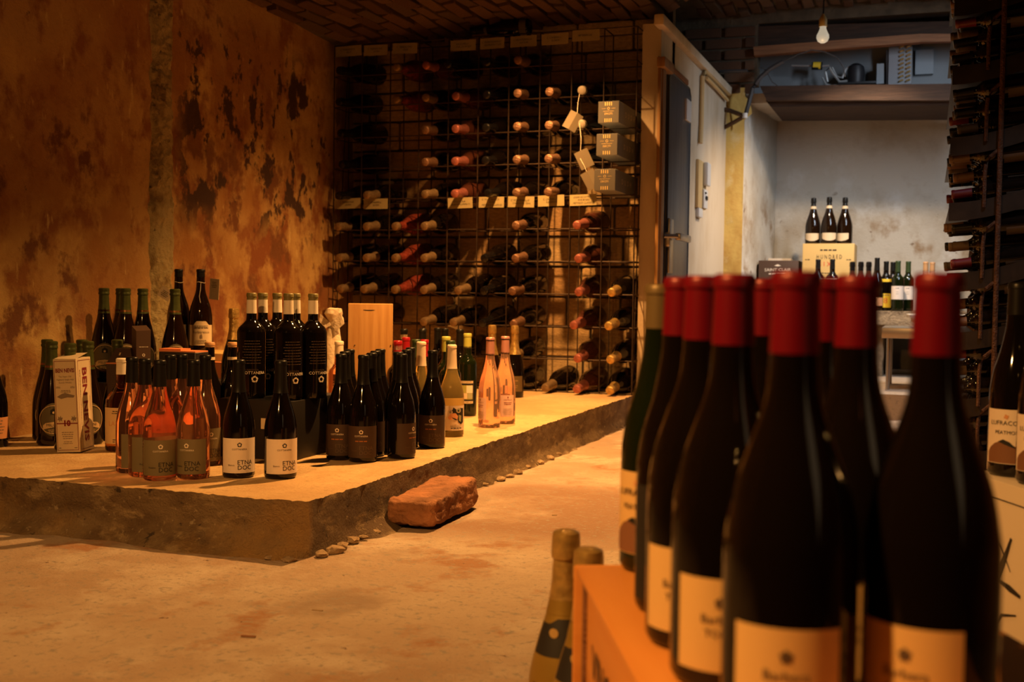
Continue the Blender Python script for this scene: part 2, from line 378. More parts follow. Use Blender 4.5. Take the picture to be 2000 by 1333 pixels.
def prof_champ(H, R):
    k = H/.31
    return [(0, R*.84), (.003, R*.95), (.008, R)] + smoothprof([(.02*k, R), (.10*k, R), (.135*k, R*.95), (.175*k, R*.74), (.21*k, R*.51), (.24*k, R*.39), (.265*k, .0158*k), (.275*k, .0150*k)], 4) + [(.277*k, .0172*k), (.283*k, .0178*k), (.302*k, .0168*k), (.308*k, .0160*k), (H, .012*k)]
def prof_beer(H, R):
    k = H/.31
    return [(0, R*.84), (.003, R*.95), (.008, R)] + smoothprof([(.02*k, R), (.095*k, R), (.13*k, R*.94), (.17*k, R*.74), (.205*k, R*.54), (.235*k, .0185), (.265*k, .0160), (.288*k, .0152)], 4) + [(.289*k, .0170), (.2945*k, .0174), (.297*k, .0160), (.299*k, .0160), (.302*k, .0170), (.308*k, .0168), (H, .0145)]
def prof_squat(H, R):
    return [(0, R*.85), (.003, R*.96), (.008, R)] + smoothprof([(.02, R), (.135, R), (.155, R*.93), (.17, R*.66), (.182, .0235), (.20, .0165), (H-.012, .0145)], 4) + [(H-.011, .0160), (H-.002, .0160), (H, .0140)]
def radius_at(prof, z):
    for (a, ra), (b, rb) in zip(prof, prof[1:]):
        if a <= z <= b: return ra + (rb-ra)*(z-a)/max(b-a, 1e-9)
    return prof[-1][1]
def slice_prof(prof, z0, z1, e):
    p = [(z0, radius_at(prof, z0)+e)] + [(z, r+e) for z, r in prof if z0 < z < z1] + [(z1, radius_at(prof, z1)+e)]
    return p
def label_mesh(prof, z0, z1, ang, shape='rect', e=.0004, a0=0, n=18):
    """curved paper patch following the bottle; ang in radians, centred on -Y"""
    vs = []; fs = []; rows = 4
    for i in range(n+1):
        u = i/n; t = a0 + (u-.5)*ang; c = 2*u-1; lo, hi = z0, z1
        h = z1-z0
        if shape == 'arch': hi = z1 - h*.16*(0 if abs(c) < .05 else 1)*min(1, max(0, (abs(c)-.35)/.25))
        elif shape == 'oval': q = math.sqrt(max(0, 1-c*c)); lo = (z0+z1)/2 - h/2*max(q, .05); hi = (z0+z1)/2 + h/2*max(q, .05)
        elif shape == 'shield': lo = z0 + h*.30*min(1, abs(c))**2
        elif shape == 'archhalf': hi = z0 + h*(.72 + .28*math.sqrt(max(0, 1-c*c)))
        for j in range(rows+1):
            z = lo + (hi-lo)*j/rows; R = radius_at(prof, z)+e
            vs.append((R*math.sin(t), -R*math.cos(t), z))
    W = rows+1
    fs = [(i*W+j, (i+1)*W+j, (i+1)*W+j+1, i*W+j+1) for i in range(n) for j in range(rows)]
    return MB().add(vs, fs, None, True)
KIND = {}; _cache = {}
def kind(name, prof, glass, caps=(), labels=(), n=28):
    """caps: (part name, z0, z1, material, closed top); labels: (z0, z1, angle, shape, material, a0, prints) prints: (vf, x, z, material)"""
    KIND[name] = (prof, glass, caps, labels, n)
def bottle_parts(name):
    if name in _cache: return _cache[name]
    prof, glass, caps, labels, n = KIND[name]; H = prof[-1][0]; out = []
    body = [(.006, 0), (.004, prof[0][1]*.6)] + [prof[0]] + prof + [(H, 0)]
    out.append(('body', MB().lathe(body, n).mesh('bottle_body', glass), None))
    for nm, z0, z1, m, closed in caps:
        p = slice_prof(prof, z0, z1, .0006)
        p = [(z0, p[0][1]-.0008)] + p
        if closed: p = p + [(z1+.0006, p[-1][1]-.0012), (z1+.0006, 0)]
        else: p = p + [(z1, p[-1][1]-.0008)]
        out.append((nm, MB().lathe(p, n).mesh(nm, m), None))
    for z0, z1, ang, shape, m, a0, prints in labels:
        lm = label_mesh(prof, z0, z1, ang, shape, a0=a0).mesh('paper_label', m)
        R = radius_at(prof, (z0+z1)/2); sub = {}
        for pi_, (vf, x, z, pm) in enumerate(prints):
            mb = sub.setdefault(pm.name, (MB(), pm))[0]; wrap(mb, vf, R, x + a0*R, z, .0008 + .00015*pi_)
        out.append(('paper_label', lm, [(mb.mesh('lettering', pm)) for mb, pm in sub.values()]))
    _cache[name] = out; return out
def bottle(kd, p, label, group=None, rz=None, turn=0, name='wine_bottle', cat='bottle', scale=1, rot=None, parent=None):
    e = thing(name, label, cat, p, rot if rot is not None else (0, 0, (face_cam(p) if rz is None else rz)+turn), group)
    e.scale = (scale,)*3
    for nm, me, subs in bottle_parts(kd):
        o = obj(nm, me, None, e)
        for s in subs or (): obj('lettering', s, None, o)
    return e
T = text2d
PB = prof_burg(.295, .0405)
def etna(mat_label, logo, big, small):
    return [(.014, .101, 2.5, 'rect', mat_label, 0, [
        (swirl(.0062), 0, .085, logo), (T('COTTANERA', .0062), 0, .0735, logo),
        (T('ETNA', .0155), .014, .0405, big), (T('DOC', .0155), .0125, .0275, big), (T('Bianco' if small is M_inkgrey else ('Rosato' if small is M_ink else 'Rosso'), .0062), -.020, .034, small)]
        + ([(ticks(.032, .0028, 1, .01, 5), 0, .060, M_inkorange)] if mat_label is M_lbrown else []))]
kind('etna_red', PB, M_dark, [('capsule', .214, .295, M_bk, True)], etna(M_lbrown, M_inkwhite, M_inkdim, M_inkdim))
kind('etna_white', PB, M_dark, [('capsule', .214, .295, M_bk, True)], etna(M_lwhite, M_ink, M_ink, M_inkgrey))
kind('etna_rose', PB, M_rose, [('capsule', .230, .295, M_bk, True)], etna(M_lgrey, M_inkwhite, M_ink, M_ink))
PBD = prof_bord(.325, .0437)
kind('tall', PBD, M_dark, [('capsule', .304, .325, M_olivecap, True), ('paper_neck_band', .262, .304, M_whitecap, False)],
     [(.07, .19, 2.2, 'oval', M_dark, 0, [(ticks(.062, .0019, 9, .0085, 3), 0, .178, M_inkdim), (T('COTTANERA', .0125), .006, .080, M_inkwhite), (T("L'ARDENZA", .0075), .0, .089, M_inkdim), (swirl(.011), .008, .061, M_inkwhite)])])
PBE = prof_beer(.31, .044)
kind('beer', PBE, M_brown, [('green_foil', .226, .31, M_grn, True), ('copper_band', .232, .2385, M_copper, False)],
     [(.030, .128, 1.75, 'oval', M_lolive, 0, [(disc2d(.043, 32, 0, 6, .041), 0, .079, M_ltan), (poly2d([(-.009, -.008), (.009, -.008), (.009, .004), (0, .010), (-.009, .004)]), 0, .103, M_ink), (disc2d(.0035, 12), 0, .1, M_ltan), (poly2d([(-.03, .004), (-.022, .011), (0, .014), (.022, .011), (.03, .004), (.03, -.008), (0, -.001), (-.03, -.008)]), 0, .058, M_ltan), (T('MILIANI', .0115), 0, .0625, M_ink), (ticks(.03, .002, 3, .005, 2), 0, .048, M_ltan)])])
kind('barb', prof_burg(.30, .0420), M_brown, [('capsule', .272, .30, M_bk, True)],
     [(.024, .112, 2.3, 'arch', M_lpale, 0, [(ticks(.052, .004, 1, .01, 9), 0, .087, M_inkgrey), (ticks(.056, .0022, 2, .005, 19), 0, .094, M_ink), (T('Barbaresco', .0135), 0, .072, M_inkgrey), (rect2d(.008, .010), 0, .054, M_inkgrey), (disc2d(.0035, 10), 0, .061, M_inkgrey), (ticks(.05, .0017, 3, .005, 4), 0, .042, M_ink)])])
kind('wax', prof_burg(.305, .041), M_dark, [('tan_cap_top', .290, .305, M_tancap, True), ('neck_band', .250, .259, M_lpale, False)], [(.03, .10, 2.0, 'rect', M_lblack, 0, [])])
kind('spark', prof_champ(.31, .042), M_green, [('gold_foil', .205, .31, M_goldfoil, True)], [(.03, .10, 2.0, 'rect', M_lblack, 0, [])])
kind('late', prof_squat(.268, .0465), M_amber, [('paper_capsule', .222, .268, M_whitecap, True)],
     [(.024, .128, 2.4, 'rect', M_ltan, 0, [(T('LATE', .019), -.012, .082, M_lorange), (ticks(.03, .0024, 2, .006, 3), -.008, .118, M_ink), (ticks(.05, .002, 2, .006, 8), 0, .036, M_ink)])])
kind('far', PB, M_dark, [('capsule', .214, .295, M_bk, True)], [(.025, .088, 2.8, 'rect', M_lorange, 0, [(ticks(.05, .003, 5, .009, 3), 0, .078, M_inkgrey)])])
PC = prof_burg(.31, .040)
kind('cream', PC, M_gold, [('capsule', .232, .31, M_creamcap, True)], [(.03, .11, 2.0, 'rect', M_lwhite, 0, [(ticks(.04, .003, 4, .01, 3), 0, .09, M_ink)])])
def sc2(p, k): return poly2d([(x*k, y*k) for x, y in p])
bird = [(sc2([(-.014, .020), (-.004, .013), (.004, .018), (.026, .016), (.026, -.030), (.014, -.036), (.004, -.030), (-.002, -.012), (-.010, -.006), (-.020, .004)], 1.0), .004, .078, M_ink),
        (sc2([(.004, .004), (.016, .0), (.014, -.020), (.006, -.016)], 1.0), .004, .070, M_teal),
        (sc2([(-.026, -.004), (-.016, .010), (.0, .010), (.008, .0), (.006, -.010), (-.002, -.012), (-.008, -.006), (-.014, -.012), (-.022, -.010)], 1.0), -.002, .069, M_peach),
        (disc2d(.0085, 18), .008, .088, M_lwhite), (disc2d(.0068, 18), .008, .088, M_teal), (disc2d(.0030, 12), .007, .087, M_ink),
        (disc2d(.0058, 16), -.017, .083, M_ink), (disc2d(.0046, 16), -.017, .083, M_lwhite), (disc2d(.0022, 12), -.018, .083, M_ink),
        (sc2([(-.012, .002), (.002, -.003), (.008, -.008), (.0, -.007), (-.008, -.002)], 1.0), -.004, .064, M_ink)]
kind('birdlabel', prof_burg(.30, .0415), M_gold, [('capsule', .222, .30, M_creamcap, True)],
     [(.022, .103, 1.9, 'rect', M_lwhite, .25, bird + [(T('BELLIFOLLI', .0072), -.002, .036, M_inkgrey), (ticks(.036, .003, 1, .01, 3), 0, .030, M_ink), (T('VALLE DEI', .0045), 0, .0255, M_inkgrey)])])
kind('plaindark', prof_bord(.325, .0375), M_dark, [('capsule', .26, .325, M_bk, True)], [(.04, .13, 2.2, 'rect', M_lblack, 0, [])])
kind('tanneck', prof_bord(.325, .0375), M_dark, [('capsule', .26, .325, M_bk, True), ('neck_label', .285, .303, M_ltan, False)], [(.04, .13, 2.2, 'rect', M_lblack, 0, [])])
kind('redcap', prof_bord(.30, .037), M_dark, [('capsule', .24, .30, M_redcap, True)], [(.04, .12, 2.2, 'rect', M_lwhite, 0, [])])
kind('redcapwhite', prof_bord(.30, .037), M_dark, [('capsule', .24, .30, M_redcap, True), ('white_band', .268, .283, M_whitecap, False)], [(.04, .12, 2.2, 'rect', M_lwhite, 0, [])])
kind('greencap', prof_bord(.31, .037), M_green, [('capsule', .25, .31, M_dkgreen, True)], [(.04, .12, 2.2, 'rect', M_lwhite, 0, [])])
PT = prof_bord(.315, .0375)
latun = [(.048, .138, 1.8, 'rect', M_lblack, .0, [(rect2d(.056, .009), 0, .131, M_lpale), (T('SAUVIGNON', .0078), 0, .131, M_ink), (rect2d(.056, .009), 0, .054, M_lpale), (T('LA TUNELLA', .0078), 0, .054, M_ink), (rect2d(.052, .054), 0, .092, M_lgreenart), (rect2d(.024, .028), .014, .104, M_lwhite), (rect2d(.030, .022), -.010, .078, M_lpale), (rect2d(.018, .022), .016, .079, M_teal)])]
kind('tunella', PT, M_green, [('capsule', .262, .315, M_yelcap, True), ('cap_band', .258, .266, M_lblack, False)], latun)
kind('yellowcap', PT, M_green, [('capsule', .262, .315, M_yelcap, True)], latun)
PK = prof_burg(.315, .0395)
kind('pinktwin', PK, M_pink, [('capsule', .255, .315, M_rosecap, True), ('dark_ring', .303, .307, M_bk, False), ('dark_band', .253, .258, M_bk, False)],
     [(.028, .105, 1.3, 'rect', M_lpink, 0, [(T('CASTELLO', .0065), 0, .088, M_inkred), (ticks(.036, .0022, 2, .006, 3), 0, .078, M_inkred), (rect2d(.004, .006), 0, .097, M_inkred), (ticks(.036, .0012, 5, .005, 9), 0, .055, M_inkgrey)]),
      (.028, .105, 1.1, 'rect', M_lpink, PI, [])])
kind('prosecco', prof_champ(.325, .043), M_dark, [('gold_foil', .195, .325, M_goldfoil, True)], [(.028, .098, 2.4, 'rect', M_khaki, 0, [(T('Spumante', .013), 0, .078, M_inkgold), (ticks(.05, .002, 2, .008, 2), 0, .055, M_inkgold)])])
kind('goldneck', prof_champ(.33, .043), M_brown, [('gold_foil', .2, .33, M_goldfoil, True)], [(.03, .1, 2.2, 'rect', M_lpink, 0, [])])
kind('pinkfoil', prof_champ(.30, .041), M_pink, [('pink_foil', .19, .30, M_pinkfoil, True)], [(.03, .10, 2.0, 'rect', M_lpink, 0, [])])
kind('roselightcap', prof_bord(.30, .037), M_rose, [('capsule', .25, .30, M_creamcap, True)], [(.04, .10, 1.6, 'rect', M_lpink, 0, [])])
PF = prof_burg(.30, .0425)
kind('redtop', PF, M_dark, [('red_capsule', .2485, .30, M_red, True)],
     [(.016, .083, 1.62, 'rect', M_ltop, 0, [(disc2d(.004, 14, .2, 5), 0, .066, M_inkdim), (T('Barbera', .009), 0, .054, M_inkdim), (T('TORRE', .008), .001, .044, M_inkdim)])])
kind('redtop_black', prof_burg(.30, .037), M_dark, [('red_capsule', .2485, .30, M_red, True)],
     [(.012, .115, 2.6, 'rect', M_lblack, 0, [(ticks(.03, .003, 1, .01, 3), -.012, .075, M_inkdim), (ticks(.02, .003, 1, .01, 3), -.012, .040, M_inkdim)])])
lf = [(.020, .104, 1.9, 'rect', M_lwhite, 0, [(poly2d([(-.028, .0), (-.018, .008), (-.006, .013), (.004, .009), (.016, .004), (.028, -.004), (.032, -.015), (.032, -.022), (-.032, -.022), (-.032, -.006)]), 0, .043, M_lbrownart), (poly2d([(-.012, .002), (-.004, .006), (.006, .002), (.016, -.008), (.004, -.004)]), 0, .052, M_ink), (disc2d(.0035, 12, .25, 4), 0, .093, M_lorange), (T('LUFRACCIO', .0096), 0, .083, M_ink), (T('PEATMOS', .0078), 0, .0685, M_ink)])]
kind('lufra', prof_burg(.30, .038), M_dark, [('capsule', .25, .30, M_bk, True)], lf)
kind('lufragreen', prof_burg(.295, .037), M_green, [('capsule', .25, .295, M_khaki, True)], [(.020, .104, 1.9, 'rect', M_ltop, 0, lf[0][6])])
kind('goldbottle', prof_champ(.305, .044), M_olivegold, [('gold_foil', .222, .305, M_goldfoil, True), ('gold_neck_foil', .206, .223, M_olivegold, False)],
     [(.158, .202, 3.0, 'arch', M_lblack, 0, [(disc2d(.006, 12), -.018, .186, M_inkgold), (rect2d(.07, .0022), 0, .160, M_inkgold), (ticks(.03, .006, 1, 1, 4), -.004, .174, M_inkdim)]), (.03, .125, 2.4, 'rect', M_lblack, 0, [(rect2d(.09, .003), 0, .123, M_inkgold), (T('BRUT', .016), 0, .09, M_inkgold)])])
# rack magnums
PM = prof_champ(.37, .053)
def mag(nm, foil, glass, extra=()): kind(nm, PM, glass, [('foil', .262, .37, foil, True)] + list(extra), [], 20)
mag('m_dark', M_bkglossy, M_dark); mag('m_tan', M_tanfoil, M_dark); mag('m_pink', M_pinkfoil, M_roseopq); mag('m_copper', M_copperfoil, M_dark); mag('m_gold', M_goldfoil, M_dark)
kind('m_wrap', PM, M_roseopq, [('foil', .34, .37, M_tanfoil, True), ('crinkled_wrap', .05, .345, M_cello, False)], [], 20)
kind('m_tag', PM, M_dark, [('foil', .345, .37, M_capdim, True)], [], 20)
kind('m_top', PM, M_dark, [('foil', .28, .37, M_bk, True), ('neck_collar', .262, .280, M_tagpaper, False), ('base_band', .012, .052, M_tagpaper, False)], [], 20)
kind('m_lpink', PM, M_roseopq, [('foil', .255, .37, M_pinkfoil, True)], [], 20)
# back bay
kind('bay_bubbly', prof_champ(.30, .0495), M_brown, [('dark_foil', .245, .30, M_bk, True), ('neck_band', .228, .246, M_lpale, False)], [(.02, .07, 2.0, 'shield', M_lpale, 0, [])], 20)
kind('bay_spark', prof_champ(.30, .041), M_roseopq, [('dark_foil', .245, .30, M_bkglossy, True)], [(.03, .08, 2.0, 'rect', M_lpale, 0, [])], 20)
kind('bay_white', prof_bord(.30, .037), M_green, [('capsule', .235, .30, M_dkgreen, True)], [(.07, .15, 2.4, 'rect', M_lwhite, 0, [(ticks(.02, .003, 1, .01, 1), 0, .137, M_ink), (ticks(.016, .002, 2, .012, 2), 0, .115, M_inkgrey)])], 20)
kind('bay_yellow', prof_bord(.30, .037), M_dark, [('capsule', .245, .30, M_bk, True), ('yellow_shoulder_label', .175, .192, M_lyellow, False)], [(.02, .105, 2.6, 'rect', M_lyellow, 0, [(T('8', .05), 0, .06, M_inkbright), (ticks(.04, .006, 1, .01, 4), 0, .095, M_inkgrey)])], 20)
kind('bay_red', prof_bord(.31, .037), M_dark, [('capsule', .25, .31, M_bk, True)], [(.10, .19, 2.2, 'rect', M_lwhite, 0, [(ticks(.03, .003, 3, .012, 2), 0, .17, M_inkgrey)])], 20)
kind('bay_tall', prof_burg(.32, .040), M_brown, [('capsule', .245, .32, M_bk, True)], [(.03, .08, 2.4, 'rect', M_lorange, 0, [])], 20)
kind('bay_pale', prof_bord(.30, .037), M_pink, [('capsule', .245, .30, M_tancap, True)], [(.05, .12, 2.0, 'rect', M_lpink, 0, [])], 20)
# right rack
for nm, cm in (('black', M_bk), ('red', M_rackred), ('tan', M_racktan), ('cream', M_rackcream), ('gold', M_inkdim), ('banded', M_bkglossy)):
    kind('r_'+nm, prof_bord(.30, .0375), M_dark, [('capsule', .235, .30, cm, True)] + ([('gold_band', .252, .260, M_olivegold, False)] if nm == 'banded' else []), [(.05, .13, 2.4, 'rect', M_rackcream, 0, [])], 18)

# ------------------------------------------------------------------ the setting
SLAB = .122; SX = -1.285; SY = 2.278; BY = 5.65; BAYF = .12; WY = 7.30
def nz(p, k, a): return noise.noise_vector(Vector(p)*k)*a
# floor: rough concrete, the bay floor behind is one step up
def floor_pt(u, v):
    x = -3.3 + 4.8*u; y = -.3 + 6.5*v; z = noise.noise(Vector((x*2.1, y*2.1, 0)))*.006 + noise.noise(Vector((x*9, y*9, 3)))*.0025
    return (x, y, min(z, .004)-.004)
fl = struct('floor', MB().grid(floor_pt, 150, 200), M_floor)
mb = MB(); mb.box((-1.25, 6.0, -.05), (1.4, 8.3, BAYF)); obj('raised_floor', mb, M_floor, fl)
# stains of old cement skim and scraps on the floor
for i, (px, py, a, ln) in enumerate([(485, 1240, .2, .022), (620, 1190, .1, .018), (1083, 1005, .4, .012)]):
    p = at(px, py, 0); mb = MB(); mb.bbox((-ln*.6, -.0018, 0), (ln*.6, .0018, .003), .0008)
    tag(obj('wood_splinter' if i == 0 else 'stone_chip', mb, M_batten if i == 0 else M_stone, None, (p.x, p.y, -.0045), (0, 0, a)),
        ['thin brown wood splinter lying alone on the near floor', 'small flat stone chip on the open floor left of the gold bottles', 'tiny grey stone chip on the floor right of the brick'][i], 'chip')
# raised platform: displaced concrete block with a mortar foot
def rough(p, edge):
    q = Vector(p) + nz(p, 5, .003) + nz(p, 31, .0016) + nz(p, 90, .0012)
    if edge: q += nz(p, 45, .0022) + nz(p, 110, .0018)
    return q
def slab_front(u, v):
    x = -3.1 + (SX+3.1)*u; z = -.01 + (SLAB+.01)*v; y = SY
    fl_ = max(0, 1-(z/.06))**1.5*(.055+.04*noise.noise(Vector((x*3, 0, 7)))+.02*noise.noise(Vector((x*11, 0, 2)))) if z < .06 else 0
    fl_ *= min(1, (SX-x)/.06)
    return rough((x, y-fl_, z), v > .93) if v < 1 else rough((x, y, SLAB), True)
def slab_right(u, v):
    y = SY + (BY-SY)*u; z = -.01 + (SLAB+.01)*v
    g = max(0, 1-z/.03)**1.4*max(0, .014+.03*noise.noise(Vector((1.7, y*3.3, 4)))+.016*noise.noise(Vector((5, y*17, 2))))*min(1, (y-SY)/.08) if z < .03 else 0
    return rough((SX+g, y, z), v > .93) if v < 1 else rough((SX, y, SLAB), True)
def slab_top(u, v):
    x = -3.1 + (SX+3.1)*u; y = SY + (BY-SY)*v; e = u in (0, 1) or v in (0, 1)
    q = rough((x, y, SLAB), True) if e else Vector((x, y, SLAB)) + Vector((0, 0, -abs(noise.noise(Vector((x*8, y*8, 0))))*.0015))
    q.z = min(q.z, SLAB); return q
pl = thing('platform', 'low raised concrete platform along the left cellar wall', 'platform'); pl['kind'] = 'structure'
obj('platform_top', MB().grid(slab_top, 180, 330), M_slabtop, pl)
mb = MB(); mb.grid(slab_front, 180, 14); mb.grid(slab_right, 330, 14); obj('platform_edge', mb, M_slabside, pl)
def lump(r, seed, flat_=.6):
    bm = bmesh.new(); bmesh.ops.create_icosphere(bm, subdivisions=2, radius=r)
    for v in bm.verts:
        v.co += noise.noise_vector(v.co/r*1.3 + Vector((seed*3.7, 0, 0)))*r*.45; v.co.z *= flat_
    m = MB(); bm.verts.index_update(); m.add([v.co[:] for v in bm.verts], [[v.index for v in f.verts] for f in bm.faces], None, True); bm.free(); return m
lumps = [lump(.018, i).mesh('mortar_lump', M_stone) for i in range(6)]
k = 0
for y, sc_ in [(2.30, .8), (2.345, 1.0), (2.40, .75), (2.455, .9), (2.50, .5), (2.56, .8), (3.34, .5), (3.46, .8), (3.53, .6), (3.62, .95), (3.74, .7), (3.86, .9), (3.97, 1.0), (4.08, .8)]:
    o = obj('mortar_lump', lumps[k % 6], None, pl, (SX + .016 + random.uniform(-.004, .012), y, .002), (0, 0, random.uniform(0, 6))); o.scale = (sc_, sc_*1.4, sc_*.9); k += 1
for x, sc_ in [(-1.31, .8), (-1.36, .6)]:
    o = obj('mortar_lump', lumps[k % 6], None, pl, (x, SY-.045, 0), (0, 0, random.uniform(0, 6))); o.scale = (sc_*1.4, sc_, sc_*.7); k += 1
# left wall, slightly out of square, with a rough cement pilaster
def wall_l(u, v):
    Y = -.3 + 6.0*u; z = 2.0*v; q = Vector((0, Y, z))
    return (wall_x(Y) + noise.noise(q*2.3)*.008 + noise.noise(q*9)*.0035 + noise.noise(q*30)*.0012, Y, z)
wl = struct('wall_left', MB().grid(wall_l, 200, 70), M_plaster)
def pil(u, v):
    z = SLAB-.02 + 1.85*v; Y0 = 3.655 + noise.noise(Vector((0, 0, z*4)))*.03 + noise.noise(Vector((5, 0, z*14)))*.016; Y1 = 3.855 + noise.noise(Vector((9, 0, z*3)))*.02 + noise.noise(Vector((2, 0, z*17)))*.012
    Y = Y0 + (Y1-Y0)*u; e = min(u, 1-u); q = Vector((0, Y, z))
    h = .022*min(1, e*4) + (noise.noise(q*26)*.007 + noise.noise(q*70)*.005 + noise.noise(q*9)*.006)*min(1, e*5)
    return (wall_x(Y) - .010 + h, Y, z)
obj('cement_strip', MB().grid(pil, 36, 320), M_cement, wl)
# back wall behind the wire rack: block masonry
wb = struct('wall_back', MB().box((-3.15, BY, 0), (-1.20, BY+.06, 2.0)), M_mortar)
rows = 12; bh = (1.95-SLAB)/rows
bl = [[MB().bbox((-.5, -.5, -.5), (.5, .5, .5), .04, None, 1).mesh('wall_block', m)] for m in M_block]
for r in range(rows):
    x = -3.12 + (0 if r % 2 else -.16)
    while x < -1.22:
        wd = random.uniform(.27, .36); x1 = min(x+wd, -1.215); x0 = max(x, -3.12)
        if x1-x0 > .04:
            o = obj('wall_block', random.choice(bl)[0], None, wb, ((x0+x1)/2, BY - .002 + random.uniform(-.004, .004), SLAB + (r+.5)*bh), (random.uniform(-.01, .01), 0, random.uniform(-.008, .008)))
            o.scale = (x1-x0-.012, .03, bh-.012)
        x += wd
# ceiling: brick vault, courses running away from the viewer
def vz(X, Y):
    if Y > 5.6: return 2.30 + .04*math.cos((X+.2)*1.2)
    a = 1.945 - .11*max(0, (-1.2-X)/1.7)**2.2
    t = min(1, max(0, (X+1.28)/.55)); return a + (2.32-a)*t*t*(3-2*t)
def ceil_pt(u, v, y0, y1, x0=-3.2, x1=1.45):
    x = x0 + (x1-x0)*u; y = y0 + (y1-y0)*v; return (x, y, vz(x, y)+.022)
mb = MB(); mb.grid(lambda u, v: ceil_pt(u, v, -.4, 5.6), 60, 8, True, True); mb.grid(lambda u, v: ceil_pt(u, v, 5.601, 8.4, -3.2), 30, 4, True, True)
mb.add([ceil_pt(i/30, 1, 0, 5.6) for i in range(31)] + [ceil_pt(i/30, 0, 5.601, 6) for i in range(31)], [(i, i+1, 32+i, 31+i) for i in range(30)])
ce = struct('ceiling', mb, M_mortar)
bks = [MB().bbox((-.5, -.5, -.5), (.5, .5, .5), .06, None, 1).mesh('brick', m) for m in M_brick]
def ceil_bricks(x0, x1, y0, y1):
    x = x0; k = 0
    while x < x1:
        y = y0 - (.13 if k % 2 else 0)
        while y < y1:
            ya = max(y, y0); yb = min(y+.255, y1)
            if yb-ya > .06:
                xm = x+.034; ym = (ya+yb)/2; sl = math.atan2(vz(xm+.03, ym)-vz(xm-.03, ym), .06)
                o = obj('brick', random.choice(bks), None, ce, (xm, ym, vz(xm, ym)+.016+random.uniform(-.010, .006)), (random.uniform(-.03, .03), -sl+random.uniform(-.14, .14), random.uniform(-.05, .05)))
                o.scale = (random.uniform(.054, .066), yb-ya-random.uniform(.008, .03), .04)
            y += .262
        x += .076; k += 1
ceil_bricks(-2.82, -1.02, 4.30, 5.60)
ceil_bricks(-1.35, .15, 6.20, 7.28)
# cold-room partition, its lid, crown strip
wp = struct('wall_partition', MB().box((SX-.005, 5.40, .0), (-1.20, WY, 1.865)), M_partition)
obj('cold_room_lid', MB().box((-3.1, BY+.06, 1.82), (SX, WY, 1.863)), M_partition, wp)
tr = struct('trim_1', MB().bbox((-1.215, 5.30, 1.835), (-1.168, WY-.02, 1.885), .008), M_partition)
# door in the partition
dr = thing('door_1', 'grey steel cold-room door in a varnished wooden frame', 'door'); dr['kind'] = 'structure'
def dy(px, X): return atx(px, 300, X).y
D0, D1, DZ = dy(1304, -1.188), dy(1347, -1.188), 1.64
mb = MB(); mb.bbox((-1.2, dy(1288.5, -1.184), BAYF), (-1.184, dy(1291, -1.184), 1.69), .003); mb.bbox((-1.2, dy(1293, -1.178), BAYF), (-1.178, dy(1299, -1.178), 1.69), .004); obj('door_frame', mb, M_frame, dr)
mb = MB(); mb.box((-1.1995, dy(1283, -1.198), BAYF), (-1.196, D0+.02, 1.70)); obj('door_gap', mb, M_black, dr)
mb = MB(); mb.bbox((-1.2, dy(1296, -1.16), 1.645), (-1.16, dy(1314, -1.16), 1.692), .006); obj('lintel_block', mb, M_frame, dr)
mb = MB(); mb.bbox((-1.2, D0+.06, 1.672), (-1.18, D1-.10, 1.700), .006); obj('head_batten', mb, M_batten, dr)
mb = MB(); mb.bbox((-1.2, D0, BAYF), (-1.188, D1, DZ+.03), .005); leaf = obj('door_leaf', mb, M_door, dr)
mb = MB(); mb.tube([(-1.188, D0+.005, BAYF), (-1.188, D0+.005, DZ), (-1.188, D0+.04, DZ+.028), (-1.188, D1-.05, DZ+.028), (-1.188, D1-.004, DZ-.01), (-1.188, D1-.004, BAYF)], .005, 5); obj('seal', mb, M_black, leaf)
mb = MB(); mb.bbox((-1.186, D0+.01, .70), (-1.172, D0+.10, .965), .006, None, 2); hp = obj('handle_plate', mb, M_chrome, dr)
h0 = atx(1311, 462, -1.15); mb = MB(); mb.tube([(-1.178, h0.y-.04, h0.z), (-1.12, h0.y, h0.z)], .011, 10); mb.bbox((-1.132, h0.y, h0.z-.018), (-1.105, h0.y+.27, h0.z+.016), .007); obj('lever', mb, M_chrome, hp)
mb = MB(); mb.bbox((-1.18, D0-.09, h0.z-.05), (-1.15, D0-.035, h0.z+.02), .010); obj('latch', mb, M_chrome, dr)
mb = MB(); mb.bbox((-1.19, D1-.15, 1.49), (-1.176, D1-.03, 1.60), .006, None, 2); obj('corner_plate', mb, M_plasticw, dr)
# conduit and entry phone on the partition
t = thing('conduit', 'pale wall conduit hooking over the partition beside the steel door', 'pipe', (-1.19, 6.43, 1.83))
mb = MB(); pts = [atx(1368, 280, -1.185), atx(1370, 240, -1.185), atx(1372, 150, -1.185), atx(1378, 139, -1.185), atx(1390, 150, -1.185), atx(1424, 184, -1.185)]
mb.tube([p-Vector((-1.19, 6.43, 1.83)) for p in pts], .013, 8); obj('pipe_run', mb, M_plasticy, t)
mb = MB(); mb.tube([p-Vector((-1.19, 6.43, 1.83)) for p in (atx(1380, 152, -1.18), atx(1400, 172, -1.18), atx(1421, 196, -1.18))], .010, 8); obj('clip_rail', mb, M_plasticy, t)
p0 = atx(1357, 405, -1.2); p1 = atx(1374, 320, -1.2)
t = thing('entry_phone', 'yellowed entry phone with white handset on the pale partition', 'phone', (-1.2, p0.y, p0.z))
W_ = p1.y-p0.y; H_ = p1.z-p0.z
mb = MB(); mb.bbox((0, 0, 0), (.018, W_, H_), .004); obj('back_plate', mb, M_plasticy, t)
mb = MB(); mb.bbox((.018, W_*.55, H_*.50), (.045, W_*.98, H_*.99), .008); mb.bbox((.018, W_*.5, H_*.02), (.030, W_*.98, H_*.42), .005); obj('handset', mb, M_plasticw, t)
